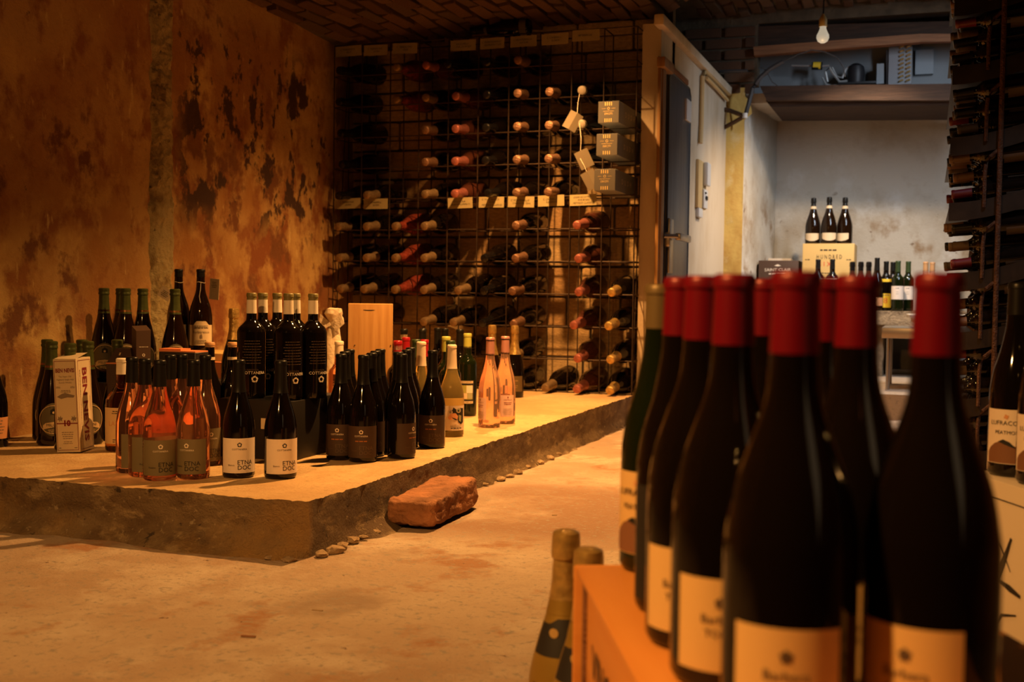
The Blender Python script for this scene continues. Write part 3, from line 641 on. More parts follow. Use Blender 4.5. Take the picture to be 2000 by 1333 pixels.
mb = MB(); mb.bbox((.030, W_*.62, H_*.20), (.036, W_*.86, H_*.28), .002); mb.bbox((.030, W_*.56, H_*.32), (.036, W_*.68, H_*.36), .002); obj('button', mb, M_black, t)
mb = MB(); mb.bbox((0, W_*.1, -.05), (.02, W_*.6, 0), .005); obj('cable_box', mb, M_plasticw, t)
# far wall with the niche, bricks over the cold room
w2 = struct('wall_far', MB().box((-3.2, WY, 0), (-1.2, WY+.12, 2.36)).box((-1.2, WY, 1.90), (-1.02, WY+.12, 2.36)).box((-1.02, WY, 2.27), (1.45, WY+.12, 2.4)).box((.36, WY, 0), (1.45, WY+.9, 2.36)), M_mortar)
for r in range(6):
    x = -1.72 + (0 if r % 2 else -.12)
    while x < -1.04:
        x1 = min(x+.235, -1.03)
        if x1-x > .05:
            o = obj('brick', random.choice(bks), None, w2, ((x+x1)/2, WY-.004+random.uniform(-.006, .004), 1.875 + r*.07)); o.scale = (x1-x-.012, .04, .058)
        x += .247
def yel(u, v):
    x = -1.205 + .118*u; z = BAYF + 1.76*v; return (x, WY-.02 + noise.noise(Vector((x*9, 0, z*7)))*.006, z)
obj('yellow_pier', MB().grid(yel, 8, 60), M_yellow, w2)
def arch_(u, v):
    a = PI*.5*u; return (-1.205 + .16*math.sin(a)*(.3+.7*v), WY-.03+.02*v, 1.72 + .16*math.cos(a) - .10*(1-v))
obj('plaster_patch', MB().grid(arch_, 10, 6), M_yellow, w2)
def reveal(u, v):
    z = BAYF + 1.68*v; y = WY-.02 + .92*u; return (-1.09 + .09*u + noise.noise(Vector((u*4, z*4, 2)))*.012, y, z)
obj('reveal', MB().grid(reveal, 16, 40, True, True), M_whitewall, w2)
def nback(u, v):
    x = -1.05 + 1.5*u; z = BAYF + 1.8*v; return (x, 8.2 + noise.noise(Vector((x*3, 0, z*3)))*.012, z)
wn = struct('wall_niche', MB().grid(nback, 50, 50), M_whitewall)
obj('soffit', MB().box((-1.1, WY+.1, 1.80), (.5, 8.3, 1.86)), M_whitewall, wn)
struct('wall_right', MB().box((1.4, -.4, 0), (1.46, 8.3, 2.4)), M_plaster)
# timbers over the niche
def timber(name, a, b, c, d, y0, y1, m, lab):
    """board whose face corners are seen at pixels a (top left) b (top right) c (bottom right) d (bottom left)"""
    P = [aty(*q, y0) for q in (d, c, b, a)]; mb = MB()
    vs = [p[:] for p in P] + [(p.x, y1, p.z) for p in P]
    mb.add(vs, [(0, 1, 2, 3), (7, 6, 5, 4), (0, 4, 5, 1), (1, 5, 6, 2), (2, 6, 7, 3), (3, 7, 4, 0)])
    return struct(name, mb, m, lab, 'beam')
timber('trim_2', (1484, 168), (1900, 163), (1900, 196), (1497, 196), 7.24, 7.48, M_oldwood, 'split brown lintel board over the white niche')
timber('trim_3', (1495, 196), (1900, 192), (1900, 205), (1506, 209), 7.30, 7.9, M_oldwood, 'grey lower lintel board directly over the white niche')
timber('trim_4', (1471, 91), (1797, 66), (1797, 82), (1473, 108), 7.23, 7.30, M_batten, 'long brown batten behind the hanging bulb')
timber('trim_5', (1797, 66), (1900, 66), (1900, 80), (1797, 82), 7.25, 7.30, M_batten, 'short end of batten beside the right rack')
timber('trim_6', (1440, 52), (1900, 40), (1900, 70), (1440, 94), 7.31, 7.40, M_oldwood, 'dark recessed beam above the batten')
# machinery shelf between the timbers
t = thing('compressor_unit', 'old cooling compressor with dark dome and tubes on the high shelf', 'machine', (-.5, 7.4, 1.9))
O = Vector((-.5, 7.4, 1.9))
mb = MB(); mb.box((-.62, .16, -.03), (.9, .18, .26)); obj('white_back_board', mb, M_board, t)
def q(px, py, Y): return aty(px, py, Y) - O
c = q(1671, 166, 7.40); mb = MB(); mb.lathe([(0, 0), (0, .045), (.045, .052), (.085, .052), (.11, .046), (.128, .02), (.13, 0)], 20, Matrix.Translation(c)); obj('compressor_dome', mb, M_black, t)
mb = MB(); mb.bbox((c.x-.10, -.06, c.z-.004), (c.x+.12, .10, c.z+.010), .004); obj('base_plate', mb, M_black, t)
for i, pts in enumerate([[(1616, 160), (1612, 140), (1620, 132), (1628, 145), (1640, 160), (1655, 158)], [(1625, 132), (1634, 150), (1645, 152), (1652, 135), (1660, 130)], [(1606, 152), (1614, 166), (1640, 168), (1662, 160)]]):
    mb = MB(); mb.tube([q(a, b, 7.36+.03*i) for a, b in pts], .0075, 6); obj('tube', mb, M_coppertube, t)
mb = MB(); mb.tube([q(1546, 128, 7.42), q(1586, 129, 7.42)], .005, 6); mb.tube([q(1606, 129, 7.42), q(1620, 128, 7.42)], .005, 6); obj('thin_line', mb, M_coppertube, t)
a_ = q(1586, 129, 7.42); b_ = q(1606, 129, 7.42); mb = MB(); mb.tube([a_, b_], .024, 12); f_ = obj('filter_drier', mb, M_black, t)
mb = MB(); mb.tube([a_+Vector((.008, 0, .001)), b_-Vector((.008, 0, -.001))], .0246, 12); obj('yellow_sticker', mb, M_lyellow, f_)
a_ = q(1735, 168, 7.42); b_ = q(1782, 92, 7.42); mb = MB(); mb.box((a_.x, -.02, a_.z), (b_.x, .08, b_.z)); co = obj('coil_block', mb, M_fin, t)
mb = MB()
for k in range(9):
    z = a_.z + (k+.5)*(b_.z-a_.z)/9
    for dx in (.55, .85):
        X = a_.x + (b_.x-a_.x)*dx; mb.tube([(X-.012, -.02, z), (X-.008, -.038, z+.004), (X+.008, -.038, z+.010), (X+.012, -.02, z+.012)], .005, 5)
o = obj('coil_bend', mb, M_goldfoil, co); o['kind'] = 'stuff'
mb = MB(); mb.tube([q(1733, 98, 7.40), q(1733, 165, 7.40)], .008, 6); obj('upright_tube', mb, M_cable, t)
a_ = q(1787, 142, 7.46); b_ = q(1824, 92, 7.46); mb = MB(); mb.box((a_.x, .12, a_.z), (b_.x, .155, b_.z)); obj('grey_box', mb, M_bluegrey, t)
a_ = q(1712, 165, 7.44); b_ = q(1728, 125, 7.44); mb = MB(); mb.box((a_.x, .02, a_.z), (b_.x, .1, b_.z)); obj('terminal_box', mb, M_bluegrey, t)
# cables and bracket
def cable(lab, pts, r, Y=7.15, m=M_cable, nm='cable'):
    P = [aty(a, b, Y) for a, b in pts]; mb = MB(); sm = []
    for i in range(len(P)-1): sm += [P[i].lerp(P[i+1], k/3) + Vector((0, noise.noise(P[i]*9+Vector((k, 0, 0)))*.01, 0)) for k in range(3)]
    mb.tube(sm+[P[-1]], r, 6); return tag(obj(nm, mb, m), lab, 'cable')
cable('thick dark cable bundle sagging up the niche corner beside the lintel', [(1455, 228), (1462, 205), (1470, 172), (1486, 150), (1506, 133), (1530, 120)], .014)
cable('thin black cable from the bundle to the batten', [(1530, 120), (1560, 106), (1585, 98), (1610, 101), (1635, 112), (1648, 132), (1650, 150)], .004)
cable('thin loop of wire dropping from the cable bundle', [(1482, 133), (1492, 133), (1500, 145), (1508, 160), (1520, 169)], .003)
cable('short black pipe end poking from the brick by the pier', [(1405, 140), (1430, 139), (1460, 138)], .010)
t = thing('wall_bracket', 'rusty triangular iron bracket on the pier beside the partition', 'bracket', (-1.19, 7.2, 1.62))
O = Vector((-1.19, 7.2, 1.62)); mb = MB()
mb.tube([aty(1397, 211, 7.22)-O, aty(1425, 216, 7.2)-O, aty(1454, 227, 7.12)-O], .014, 7); obj('upper_bar', mb, M_rustbar, t)
mb = MB(); mb.tube([aty(1454, 227, 7.12)-O, aty(1432, 240, 7.18)-O, aty(1411, 251, 7.24)-O], .013, 7); obj('brace_bar', mb, M_rustbar, t)
mb = MB(); mb.lathe([(0, 0), (0, .016), (.03, .016), (.03, 0)], 10, Matrix.Translation(aty(1455, 231, 7.12)-O)); obj('insulator', mb, M_plasticw, t)
# hanging bulb
bp = aty(1607, 72, 6.0)
t = thing('light_bulb', 'bare glowing bulb hanging in front of the brown batten', 'lamp', bp)
obj('bulb', MB().lathe([(-.032, 0), (-.030, .012), (-.022, .024), (-.006, .031), (.008, .030), (.026, .021), (.040, .016), (.052, .0155), (.052, 0)], 20), M_bulb, t)
obj('socket', MB().lathe([(.050, 0), (.050, .020), (.085, .020), (.10, .012), (.112, .006), (.112, 0)], 16), M_socket, t)
obj('cord', MB().tube([(0, 0, .11), (.002, 0, .25), (0, 0, vz(bp.x, bp.y)+.03-bp.z)], .004, 6), M_black, t)
bl_ = bpy.data.lights.new('bulb_glow', 'POINT'); bl_.energy = 1.0; bl_.color = (1, .66, .32); bl_.shadow_soft_size = .03
lo = bpy.data.objects.new('bulb_glow', bl_); C.objects.link(lo); lo.location = bp + Vector((0, -.06, -.12))

# ------------------------------------------------------------------ wire rack against the back wall
RY0, RY1, RX0, RX1, RZ0, RZ1 = 5.30, 5.46, -2.862, -1.290, SLAB+.004, 1.835
rk = thing('wire_rack', 'tall dark wire mesh rack full of bottles against the back wall', 'rack', ((RX0+RX1)/2, RY0, SLAB))
RO = Vector(((RX0+RX1)/2, RY0, SLAB)); NC, NR = 10, 11
cx = [RX0 + (RX1-RX0)*i/NC for i in range(NC+1)]; rz = [RZ0 + (RZ1-RZ0)*j/NR for j in range(NR+1)]
vw = MB().tube([(0, 0, 0), (0, 0, RZ1-RZ0)], .0032, 5).mesh('upright_wire', M_wire)
hw = MB().tube([(0, 0, 0), (RX1-RX0, 0, 0)], .0032, 5).mesh('cross_wire', M_wire)
dw = MB().tube([(0, 0, 0), (0, RY1-RY0, 0)], .0030, 5).mesh('depth_wire', M_wire)
for Y in (RY0, RY1):
    for x in cx: obj('upright_wire', vw, None, rk, (x-RO.x, Y-RO.y, RZ0-RO.z), (0, 0, 0))
    for z in rz: obj('cross_wire', hw, None, rk, (RX0-RO.x, Y-RO.y + .006, z-RO.z))
for z in rz:
    for x in ((cx[0], cx[-1]) if z != rz[-1] else cx): obj('depth_wire', dw, None, rk, (x-RO.x, RY0-RO.y, z-RO.z))
for x in (cx[0], cx[-1]):
    mb = MB(); mb.tube([(x-RO.x, RY0-RO.y+.01, RZ0-RO.z+.02), (x-RO.x, RY1-RO.y-.01, RZ1-RO.z-.05)], .003, 5); obj('brace_wire', mb, M_wire, rk)
ORD = ['', 'one', 'two', 'three', 'four', 'five', 'six', 'seven', 'eight', 'nine', 'ten', 'eleven']
RACK = [
 [(649, 'm_dark'), (774, 'm_wrap'), (822, 'm_pink'), (838, 'm_dark'), (947, 'm_dark'), (1005, 'm_copper')],
 [(668, 'm_dark'), (772, 'm_wrap'), (838, 'm_tan'), (886, 'm_lpink'), (954, 'm_dark'), (1004, 'm_copper'), (1071, 'm_copper'), (1124, 'm_tag')],
 [(673, 'm_dark'), (820, 'm_copper'), (881, 'm_lpink'), (951, 'm_dark'), (999, 'm_copper'), (1069, 'm_copper'), (1121, 'm_tag')],
 [(676, 'm_dark'), (819, 'm_copper'), (886, 'm_lpink'), (956, 'm_dark'), (1009, 'm_copper'), (1063, 'm_copper'), (1124, 'm_tag')],
 [(658, 'm_dark'), (714, 'm_tan'), (832, 'm_tan'), (886, 'm_lpink'), (962, 'm_dark'), (1002, 'm_copper'), (1063, 'm_copper')],
 [(668, 'm_tan'), (719, 'm_tan'), (766, 'm_wrap'), (832, 'm_tan'), (996, 'm_copper'), (1113, 'm_lpink')],
 [(672, 'm_tan'), (718, 'm_tan'), (769, 'm_wrap'), (823, 'm_tan'), (938, 'm_dark'), (999, 'm_copper'), (1117, 'm_lpink')],
 [(675, 'm_tan'), (700, 'm_tan'), (766, 'm_wrap'), (819, 'm_tan'), (906, 'm_tan'), (950, 'm_dark'), (989, 'm_copper'), (1125, 'm_lpink'), (1202, 'm_gold')],
 [(725, 'm_tan'), (828, 'm_tan'), (881, 'm_tan'), (932, 'm_dark'), (993, 'm_copper'), (1110, 'm_lpink'), (1178, 'm_gold')],
 [(905, 'm_dark'), (990, 'm_tan'), (1135, 'm_lpink'), (1201, 'm_gold')],
 [(1002, 'm_tan'), (1067, 'm_tan'), (1118, 'm_lpink'), (1186, 'm_gold')]]
DESC = {'m_dark': 'black-foil', 'm_wrap': 'red-wrapped', 'm_pink': 'pink-foil', 'm_lpink': 'rose pink-foil', 'm_copper': 'copper-foil', 'm_tan': 'tan-foil', 'm_gold': 'bright gold-foil', 'm_tag': 'white-capped'}
TAGS = []
PIT = math.radians(6.0); NECKY = RY0 - .10
for ri, row in enumerate(RACK):
    used = []
    zf = rz[NR-ri-1] if ri < NR else rz[0]
    for ci, (px, kd) in enumerate(row):
        p = aty(px, 500, NECKY); z = zf + .0032 + .0185 + .012*random.random()*0
        yaw = random.uniform(-.05, .05) + (-.10 if px < 700 and kd == 'm_dark' else 0)
        X = p.x; cell = (RX1-RX0)/NC; ctr = RX0 + (math.floor((X-RX0)/cell)+.5)*cell; X += max(-.03, min(.03, ctr-X))
        for ux in used:
            if abs(X-ux) < .113: X = ux + .113
        used.append(X)
        d = Vector((-math.sin(-yaw), -math.cos(yaw)*math.cos(PIT), -math.sin(PIT))).normalized()
        tip = Vector((X, NECKY, z - .10*math.tan(PIT)))
        base = tip - d*.37
        if ri == 10: base.z += .012
        rot = d.to_track_quat('Z', 'Y').to_euler()
        bottle(kd, base, '%s magnum in the wire rack, row %s from top, place %s from left' % (DESC[kd], ORD[ri+1], ORD[ci+1]), 'magnums lying in the wire rack', rot=rot, name='magnum_bottle')
        if kd == 'm_tag': TAGS.append((tip + d*-.035, ri))
# folded price tags on the white-capped magnums
for i, (p, ri) in enumerate(TAGS):
    o = [(-.03, -.14, .5), (.02, -.16, -.45), (.05, -.10, -.5)][i]
    t = thing('price_tag', 'folded paper tag hanging by string from the %s white-capped magnum' % ['upper', 'middle', 'lowest'][i], 'tag', (p.x+o[0], p.y-.05, p.z+o[1]), (0, o[2], .35))
    for s in (-1, 1):
        mb = MB(); M_ = Matrix.Rotation(s*.28, 4, 'Z'); mb.box((0 if s > 0 else -.034, -.0005, -.05), (.034 if s > 0 else 0, .0005, .035), M_); obj('tag_leaf', mb, M_tagpaper, t)
    c0 = Matrix.Rotation(-o[2], 3, 'Y') @ Vector((-o[0], .05, -o[1])); mb = MB(); mb.tube([(0, 0, .034), (c0.x*.5, .0, .034+(c0.z-.034)*.5-.01), (c0.x, c0.y-.03, c0.z)], .0012, 4); obj('string', mb, M_string, t)
# bottle lying on top
p = aty(925, 62, 5.36)
bottle('m_top', Vector((-1.845, 5.385, RZ1+.050)), 'dark bottle lying sideways on top of the wire rack', rot=(0, -PI/2, 0), name='magnum_bottle', scale=.84)
# note cards
CARDS = [((656, 90), (706, 111), ['C. TERRENTINA', 'BRUT']), ((711, 87), (757, 109), ['C. TERRENTINA', 'SATEN']), ((767, 83), (815, 105), ['C. TERRENTINA', 'ROSE']), ((880, 77), (929, 100), ['VALCOMELLI', 'COL. DI VENDE']),
  ((938, 73), (985, 97), ['C. MONTANARELLI', 'GUARDINI DOSS']), ((997, 69), (1048, 92), ['C. MONTEMPELLO', 'NATURE']), ((1058, 64), (1110, 89), ['C. CAMERELLI', 'RONDE']), ((1118, 57), (1171, 81), ['METIER/ROSE']),
  ((654, 388), (704, 409), ['C. TERRENTINA', 'SATEN']), ((710, 388), (757, 409), ['C. BONARELLI', 'SATEN']), ((875, 386), (923, 409), ['COLLI LUNA', 'RISERVA MILLESIMATO']), ((935, 384), (984, 406), ['C. VILLA FRANCA', 'ROSE', 'METODO CLASSICO']),
  ((992, 383), (1043, 405), ['C. MONTEMPELLO', 'COME LA DEL TOVA']), ((1051, 381), (1102, 405), ['C. CAMERELLI', 'SOLEANTE']), ((1113, 380), (1165, 403), ['LEONE DE CASTRIS', 'FIVE ROSES', 'METODO CLASSICO'])]
for i, (a, b, lines) in enumerate(CARDS):
    A = aty(*a, RY0-.012); B = aty(*b, RY0-.012); W_ = B.x-A.x; H_ = .052
    A = Vector((A.x, A.y, (A.z+B.z)/2+H_/2))
    t = thing('note_card', 'yellow handwritten card in the %s row on the wire rack, number %s from left' % ('top' if i < 8 else 'middle', ORD[i+1 if i < 8 else i-7]), 'card', (A.x, A.y, A.z-H_), (random.uniform(-.05, .02), random.uniform(-.03, .03), 0), 'handwritten cards on the wire rack')
    mb = MB(); mb.box((0, 0, 0), (W_, .001, H_)); pc = obj('card', mb, M_notecard, t)
    mb = MB(); n_ = len(lines)
    for k, ln in enumerate(lines):
        v, f = text2d(ln, .0115 if len(ln) < 16 else .0098); v = [(x+y*.15, y*1.1+random.uniform(-.0004, .0004)) for x, y in v]
        flat(mb, (v, f), planeM((0, 0, 0), (1, 0, 0), (0, 0, 1)), W_*.48 + (.006 if k else -.002), H_*(.5 + (n_-1)*.13 - k*.27))
    obj('lettering', mb, M_ink, pc)
# three long cartons poking out of the rack
for i, (x0, x1, y0, y1, pit) in enumerate([(1168.5, 1209, 199, 239, .05), (1165, 1206, 263, 302, .055), (1160.5, 1202, 332, 371, .06)]):
    A = aty(x0, (y0+y1)/2, 5.14); B = aty(x1, (y0+y1)/2, 5.14); W_ = B.x-A.x; H_ = .097; L_ = .37
    t = thing('gift_carton', 'long slate grey bottle carton poking out of the wire rack, %s of three' % ['top', 'middle', 'bottom'][i], 'box', (A.x, 5.14, (A.z+B.z)/2), (-pit*.3, 0, -.045), 'slate cartons in the wire rack')
    mb = MB(); mb.bbox((0, 0, -H_/2), (W_, L_, H_/2), .0012, None, 1); bx = obj('carton', mb, M_bluegrey, t)
    mb = MB(); F = planeM((0, -.0003, 0), (1, 0, 0), (0, 0, 1)); flat(mb, rect2d(W_*.996, H_*.985), F, W_/2, 0, 0); fr = obj('front_panel', mb, M_greybox, t)
    mb = MB()
    for k in range(4):
        for zz in (.037, -.037): flat(mb, rect2d(.0035, .016), F, W_*(.34+.10*k), zz)
    flat(mb, disc2d(.006, 14, 0, 6, .0045), F, W_*.5, .016); flat(mb, rect2d(.018, .001), F, W_*.26, .016); flat(mb, rect2d(.018, .001), F, W_*.74, .016)
    flat(mb, text2d('DECITI', .0125), F, W_*.5, -.008); flat(mb, rect2d(.05, .0012), F, W_*.5, .004); obj('lettering', mb, M_inkgold, fr)
    mb = MB(); G = planeM((W_, 0, 0), (0, 1, 0), (0, 0, 1)); flat(mb, text2d('D  U  D  H', .034), G, L_*.48, 0); obj('lettering', mb, M_lwhite, bx)

# ------------------------------------------------------------------ bottles and boxes on the platform
def on(px, py, z=SLAB): return at(px, py, z)
def top_at(px, py, H, base=SLAB): p = at(px, py, base+H); p.z = base; return p
G1 = 'dark-label red wine bottles in a block on the platform'
for (px, py), lab, tr_ in [
    ((666.5, 692), 'brown-label dark wine bottle at the left front corner of the twelve-bottle block', -.25), ((674, 687), 'dark wine bottle second back in the left file of the twelve-bottle block', -.2),
    ((683, 683), 'dark wine bottle third back in the left file of the twelve-bottle block', -.1), ((710, 694), 'brown-label dark wine bottle standing foremost in the twelve-bottle block', -.12),
    ((726, 690), 'dark wine bottle second back behind the foremost brown-label bottle', 0), ((733.5, 686), 'dark wine bottle third back behind the foremost brown-label bottle', .1), ((743, 682.5), 'dark wine bottle last in the file behind the foremost brown-label bottle', 0),
    ((778, 688), 'dark wine bottle half hidden left of the brown-label bottle turned right', .2), ((785.5, 692), 'brown-label dark wine bottle with its label turned right, beside the platform edge', .95),
    ((794.6, 683.5), 'dark wine bottle directly behind the one with label turned right', .3), ((802, 679.4), 'dark wine bottle hindmost in the right file of the twelve-bottle block', .3), ((845.2, 685), 'brown-label dark wine bottle standing alone at the right of the twelve-bottle block', -.10)]:
    bottle('etna_red', top_at(px, py, .295), lab, G1, turn=tr_)
bottle('etna_white', on(466, 931), 'cream-label dark wine bottle nearest the rose bottles, before the black carton', turn=.05)
bottle('etna_white', on(547.6, 933), 'cream-label dark wine bottle at the platform front, right of the other cream-label bottle', turn=.25)
for (px, py), lab, tr_ in [((312, 704), 'foremost pink wine bottle with grey-green label, front left of the rose group', .05), ((378, 703.5), 'pink wine bottle with grey-green label at the front right of the rose group', -.42),
    ((283, 701), 'pink wine bottle second from left in the rose group, partly hidden', .4), ((258, 698), 'leftmost pink wine bottle of the rose group, beside the squat spirit bottle', .55),
    ((332, 693.5), 'pink wine bottle at the back centre of the rose group', 0), ((355, 692.5), 'pink wine bottle at the back right of the rose group', .1), ((401, 694), 'rightmost pink wine bottle of the rose group, next to the cream-label bottle', .4)]:
    bottle('etna_rose', top_at(px, py, .295), lab, 'rose wine bottles on the platform', turn=tr_)
# black carton with tall bottles
bz = aty(571, 785, 2.803).z
t = thing('black_carton', 'low black carton on the platform carrying six tall dark bottles', 'box', (-1.87, 2.80, SLAB), (0, 0, .03))
mb = MB(); mb.bbox((0, 0, 0), (.235, .30, bz-SLAB), .002); obj('carton', mb, M_bkbox, t)
mb = MB(); flat(mb, rect2d(.018, .03), planeM((0, -.0003, 0), (1, 0, 0), (0, 0, 1)), .143, .10); obj('sticker', mb, M_lpale, t)
TALL = [(491, 778, 0, 'front left'), (563, 780, 0, 'front centre'), (611, 772, 0, 'right'), (513, 772, .085, 'rear left'), (541, 772, .165, 'rear centre'), (577, 772, .09, 'rear right of centre')]
for px, py, dy, w_ in TALL:
    p = at(px, py, bz)
    if dy: p = top_at({513: 512, 541: 540, 577: 573}[px], {513: 572, 541: 573, 577: 571}[px], .325, bz); p = aty(px, 700, 2.875 + dy); p.z = bz
    else: p = aty(px, 700, {491: 2.850, 563: 2.850, 611: 2.93}[px]); p.z = bz
    bottle('tall', p, 'tall dark bottle with white neck band on the black carton, %s' % w_, 'tall dark bottles on the black carton', turn={'front centre': .35, 'right': .45, 'front left': .05}.get(w_, .2), scale=.915)
# beer bottles
for (px, py), lab in [((101, 667), 'green-foil beer bottle with round label, front one left of the whisky carton'), ((92, 663.5), 'green-foil beer bottle hidden behind the front one left of the whisky carton'),
    ((137, 671), 'green-foil beer bottle behind the left side of the whisky carton'), ((160, 664), 'green-foil beer bottle at the back, behind the whisky carton'), ((172, 667), 'green-foil beer bottle behind the right edge of the whisky carton'), ((229, 664), 'green-foil beer bottle behind the gabled brown carton')]:
    bottle('beer', top_at(px, py, .31), lab, 'green-foil beer bottles on the platform', turn=.1)
t = thing('black_crate', 'black carton under the raised beer bottles against the left wall', 'box', (-2.715, 3.14, SLAB), (0, 0, -.02))
mb = MB(); mb.bbox((0, 0, 0), (.44, .36, .160), .003); obj('carton', mb, M_bkbox, t)
for (px, py), D, lab in [((203, 566), 3.90, 'leftmost'), ((245, 568), 3.86, 'second'), ((236, 569), 4.0, 'third, half hidden'), ((279, 566), 3.90, 'fourth'), ((342, 565), 3.88, 'rightmost')]:
    p = atd(px, py, D); p.z = SLAB+.161
    bottle('beer', p, '%s raised green-foil beer bottle on the black carton by the left wall' % lab, 'raised beer bottles by the wall', turn=.05)
# barbaresco pair on a buff carton
t = thing('buff_carton', 'pale buff carton with open orange flap behind the rose bottles', 'box', (-2.60, 3.56, SLAB), (0, 0, -.06))
mb = MB(); mb.bbox((0, 0, 0), (.34, .22, .243), .002); obj('carton', mb, M_cardyel, t)
a0 = aty(413, 676, 3.52); a1 = aty(436, 673, 3.46); b1 = aty(434, 728, 3.46)
mb = MB(); mb.box((.215, -.045, .02), (.30, -.002, .215)); obj('flap', mb, M_orangein, t)
for px, D, lab, tg, tu in [(349, 4.2, 'tall dark bottle with string and tag on the buff carton, left of two', -1, -.5), (392, 4.2, 'dark bottle with arched pale label and string on the buff carton, right of two', 1, .05)]:
    p = aty(px, 527, 3.615); p.z = SLAB+.244
    b_ = bottle('barb', p, lab, 'stringed bottles on the buff carton', turn=tu)
    t = thing('paper_tag', 'folded paper tag tied to the neck of the %s stringed bottle' % ('left' if tg < 0 else 'right'), 'tag', (p.x+tg*(.022 if tg > 0 else .030), p.y+(.03 if tg > 0 else -.05), p.z+.20), (0, .55 if tg < 0 else .08, -.3*tg))
    mb = MB(); mb.box((-.022 if tg < 0 else -.008, 0, -.008), (.024 if tg < 0 else .045, .001, .068 if tg > 0 else .032)); cdx = obj('tag_leaf', mb, M_lpale, t)
    mb = MB(); flat(mb, ticks(.03, .002, 4, .006, 3), planeM((0, -.0004, 0), (1, 0, 0), (0, 0, 1)), .018 if tg > 0 else 0, .055 if tg > 0 else .02); obj('lettering', mb, M_ink, cdx)
    mb = MB(); mb.tube([(.0155*math.cos(k*PI/6), .0155*math.sin(k*PI/6), .252 + .002*math.sin(k)) for k in range(12)], .0009, 4, True)
    if tg > 0: mb.tube([(0, -.0158, .252), (-.002, -.017, .225), (-.006, -.024, .20), (-.002, -.031, .178)], .0009, 4)
    s_ = obj('string', mb, M_string, b_)
# sparkling bottle on a hidden crate by the wall
p = atd(457, 602, 3.9); cz = .531-.31
t = thing('small_crate', 'small dark crate behind the tall bottles by the left wall', 'box', (p.x-.07, p.y-.06, SLAB)); mb = MB(); mb.bbox((0, 0, 0), (.14, .14, cz-SLAB-.001), .002); obj('crate', mb, M_oldwood, t)
bottle('spark', (p.x, p.y, cz), 'gold-foil sparkling bottle by the left wall, left of the tall bottles')
for px, py, lab in [(410, 669, 'tan-topped dark bottle behind the rightmost rose bottle'), (454, 669, 'tan-topped dark bottle behind the left cream-label bottle')]:
    bottle('wax', top_at(px, py, .305), lab, 'tan-topped dark bottles on the platform', turn=.1)
bottle('late', on(238, 880), 'squat spirit bottle with white paper seal beside the whisky carton', turn=-.15)
p = on(-13, 872); bottle('far', p, 'dark wine bottle with orange label cut by the left picture edge', turn=.2)
# whisky carton
A = on(111, 885); B = on(157, 886); D = on(192, 877)
ux = (B-A).normalized(); W1 = (B-A).length*1.0
ang = math.atan2(ux.y, ux.x)
t = thing('whisky_carton', 'cream whisky carton with big dark red lettering standing among the beer bottles', 'box', A, (0, -.045, ang))
uy = Vector((-ux.y, ux.x, 0)); W2 = max(.07, (D-B).length*.95); H = .268
mb = MB(); mb.bbox((0, 0, 0), (W1, W2, H), .0015, None, 1); bx = obj('carton', mb, M_lpale, t)
mb = MB(); mb.add([(0, W2*.1, H), (W1, W2*.1, H), (W1*.95, W2*.9, H+.012), (.004, W2*.9, H+.012)], [(0, 1, 2, 3)]); obj('top_flap', mb, M_lpale, t)
F = planeM((0, -.0002, 0), (1, 0, 0), (0, 0, 1)); S_ = planeM((W1+.0002, 0, 0), (0, 1, 0), (0, 0, 1))
def frame2d(w_, h_, t_): return [(-w_/2, -h_/2), (w_/2, -h_/2), (w_/2, h_/2), (-w_/2, h_/2), (-w_/2+t_, -h_/2+t_), (w_/2-t_, -h_/2+t_), (w_/2-t_, h_/2-t_), (-w_/2+t_, h_/2-t_)], [(0, 1, 5, 4), (1, 2, 6, 5), (2, 3, 7, 6), (3, 0, 4, 7)]
mb = MB(); fw = W1*.88; cxw = W1/2
flat(mb, frame2d(W1*.9, H*.95, .0012), F, cxw, H/2); flat(mb, frame2d(W2*.86, H*.95, .0012), S_, W2/2, H/2)
v, f = text2d('BEN NEVIS', .0135, bold=.03); wd = max(x for x, y in v)*2; v = [(x*fw*.92/wd, y*1.15) for x, y in v]; flat(mb, (v, f), F, cxw, H*.872); obj('lettering', mb, M_inkred, bx)
mb = MB(); v, f = text2d('BEN NEVIS', .038, bold=.025); wd = max(x for x, y in v)*2; k_ = H*.80/wd; v = [(y*1.05, -x*k_) for x, y in v]; flat(mb, (v, f), S_, W2*.50, H*.50)
v, f = text2d('MACDONALD\'S', .006); v = [(y, -x) for x, y in v]; flat(mb, (v, f), S_, W2*.83, H*.50)
flat(mb, rect2d(W1*.9, .0028), F, cxw, H*.31); flat(mb, text2d('10', .022, bold=.05), F, cxw-.001, H*.31); obj('lettering', mb, M_inkred, bx)
mb = MB()
for i, s_ in enumerate(('Ten Years Old', 'Highland Single Malt', 'Scotch Whisky')): flat(mb, text2d(s_, .0062), F, cxw, H*(.808-.032*i))
flat(mb, poly2d([(-.026, -.004), (-.012, .004), (-.002, .007), (.010, .003), (.026, -.001), (.022, -.007), (.004, -.006), (-.014, -.010)]), F, cxw, H*.61); flat(mb, ticks(.03, .0016, 2, .004, 5), F, cxw, H*.66)
for sx in (-1, 1): flat(mb, ticks(.015, .0014, 2, .003, 7), F, cxw+sx*.021, H*.70); flat(mb, disc2d(.007, 14, .5, 6), F, cxw+sx*.020, H*.36)
flat(mb, ticks(.036, .0018, 4, .0058, 6), F, cxw, H*.215); flat(mb, ticks(.028, .0016, 2, .005, 9), F, cxw, H*.115); flat(mb, ticks(.006, .002, 1, 1, 2), F, W1*.16, H*.05); flat(mb, ticks(.01, .002, 1, 1, 2), F, W1*.84, H*.05)
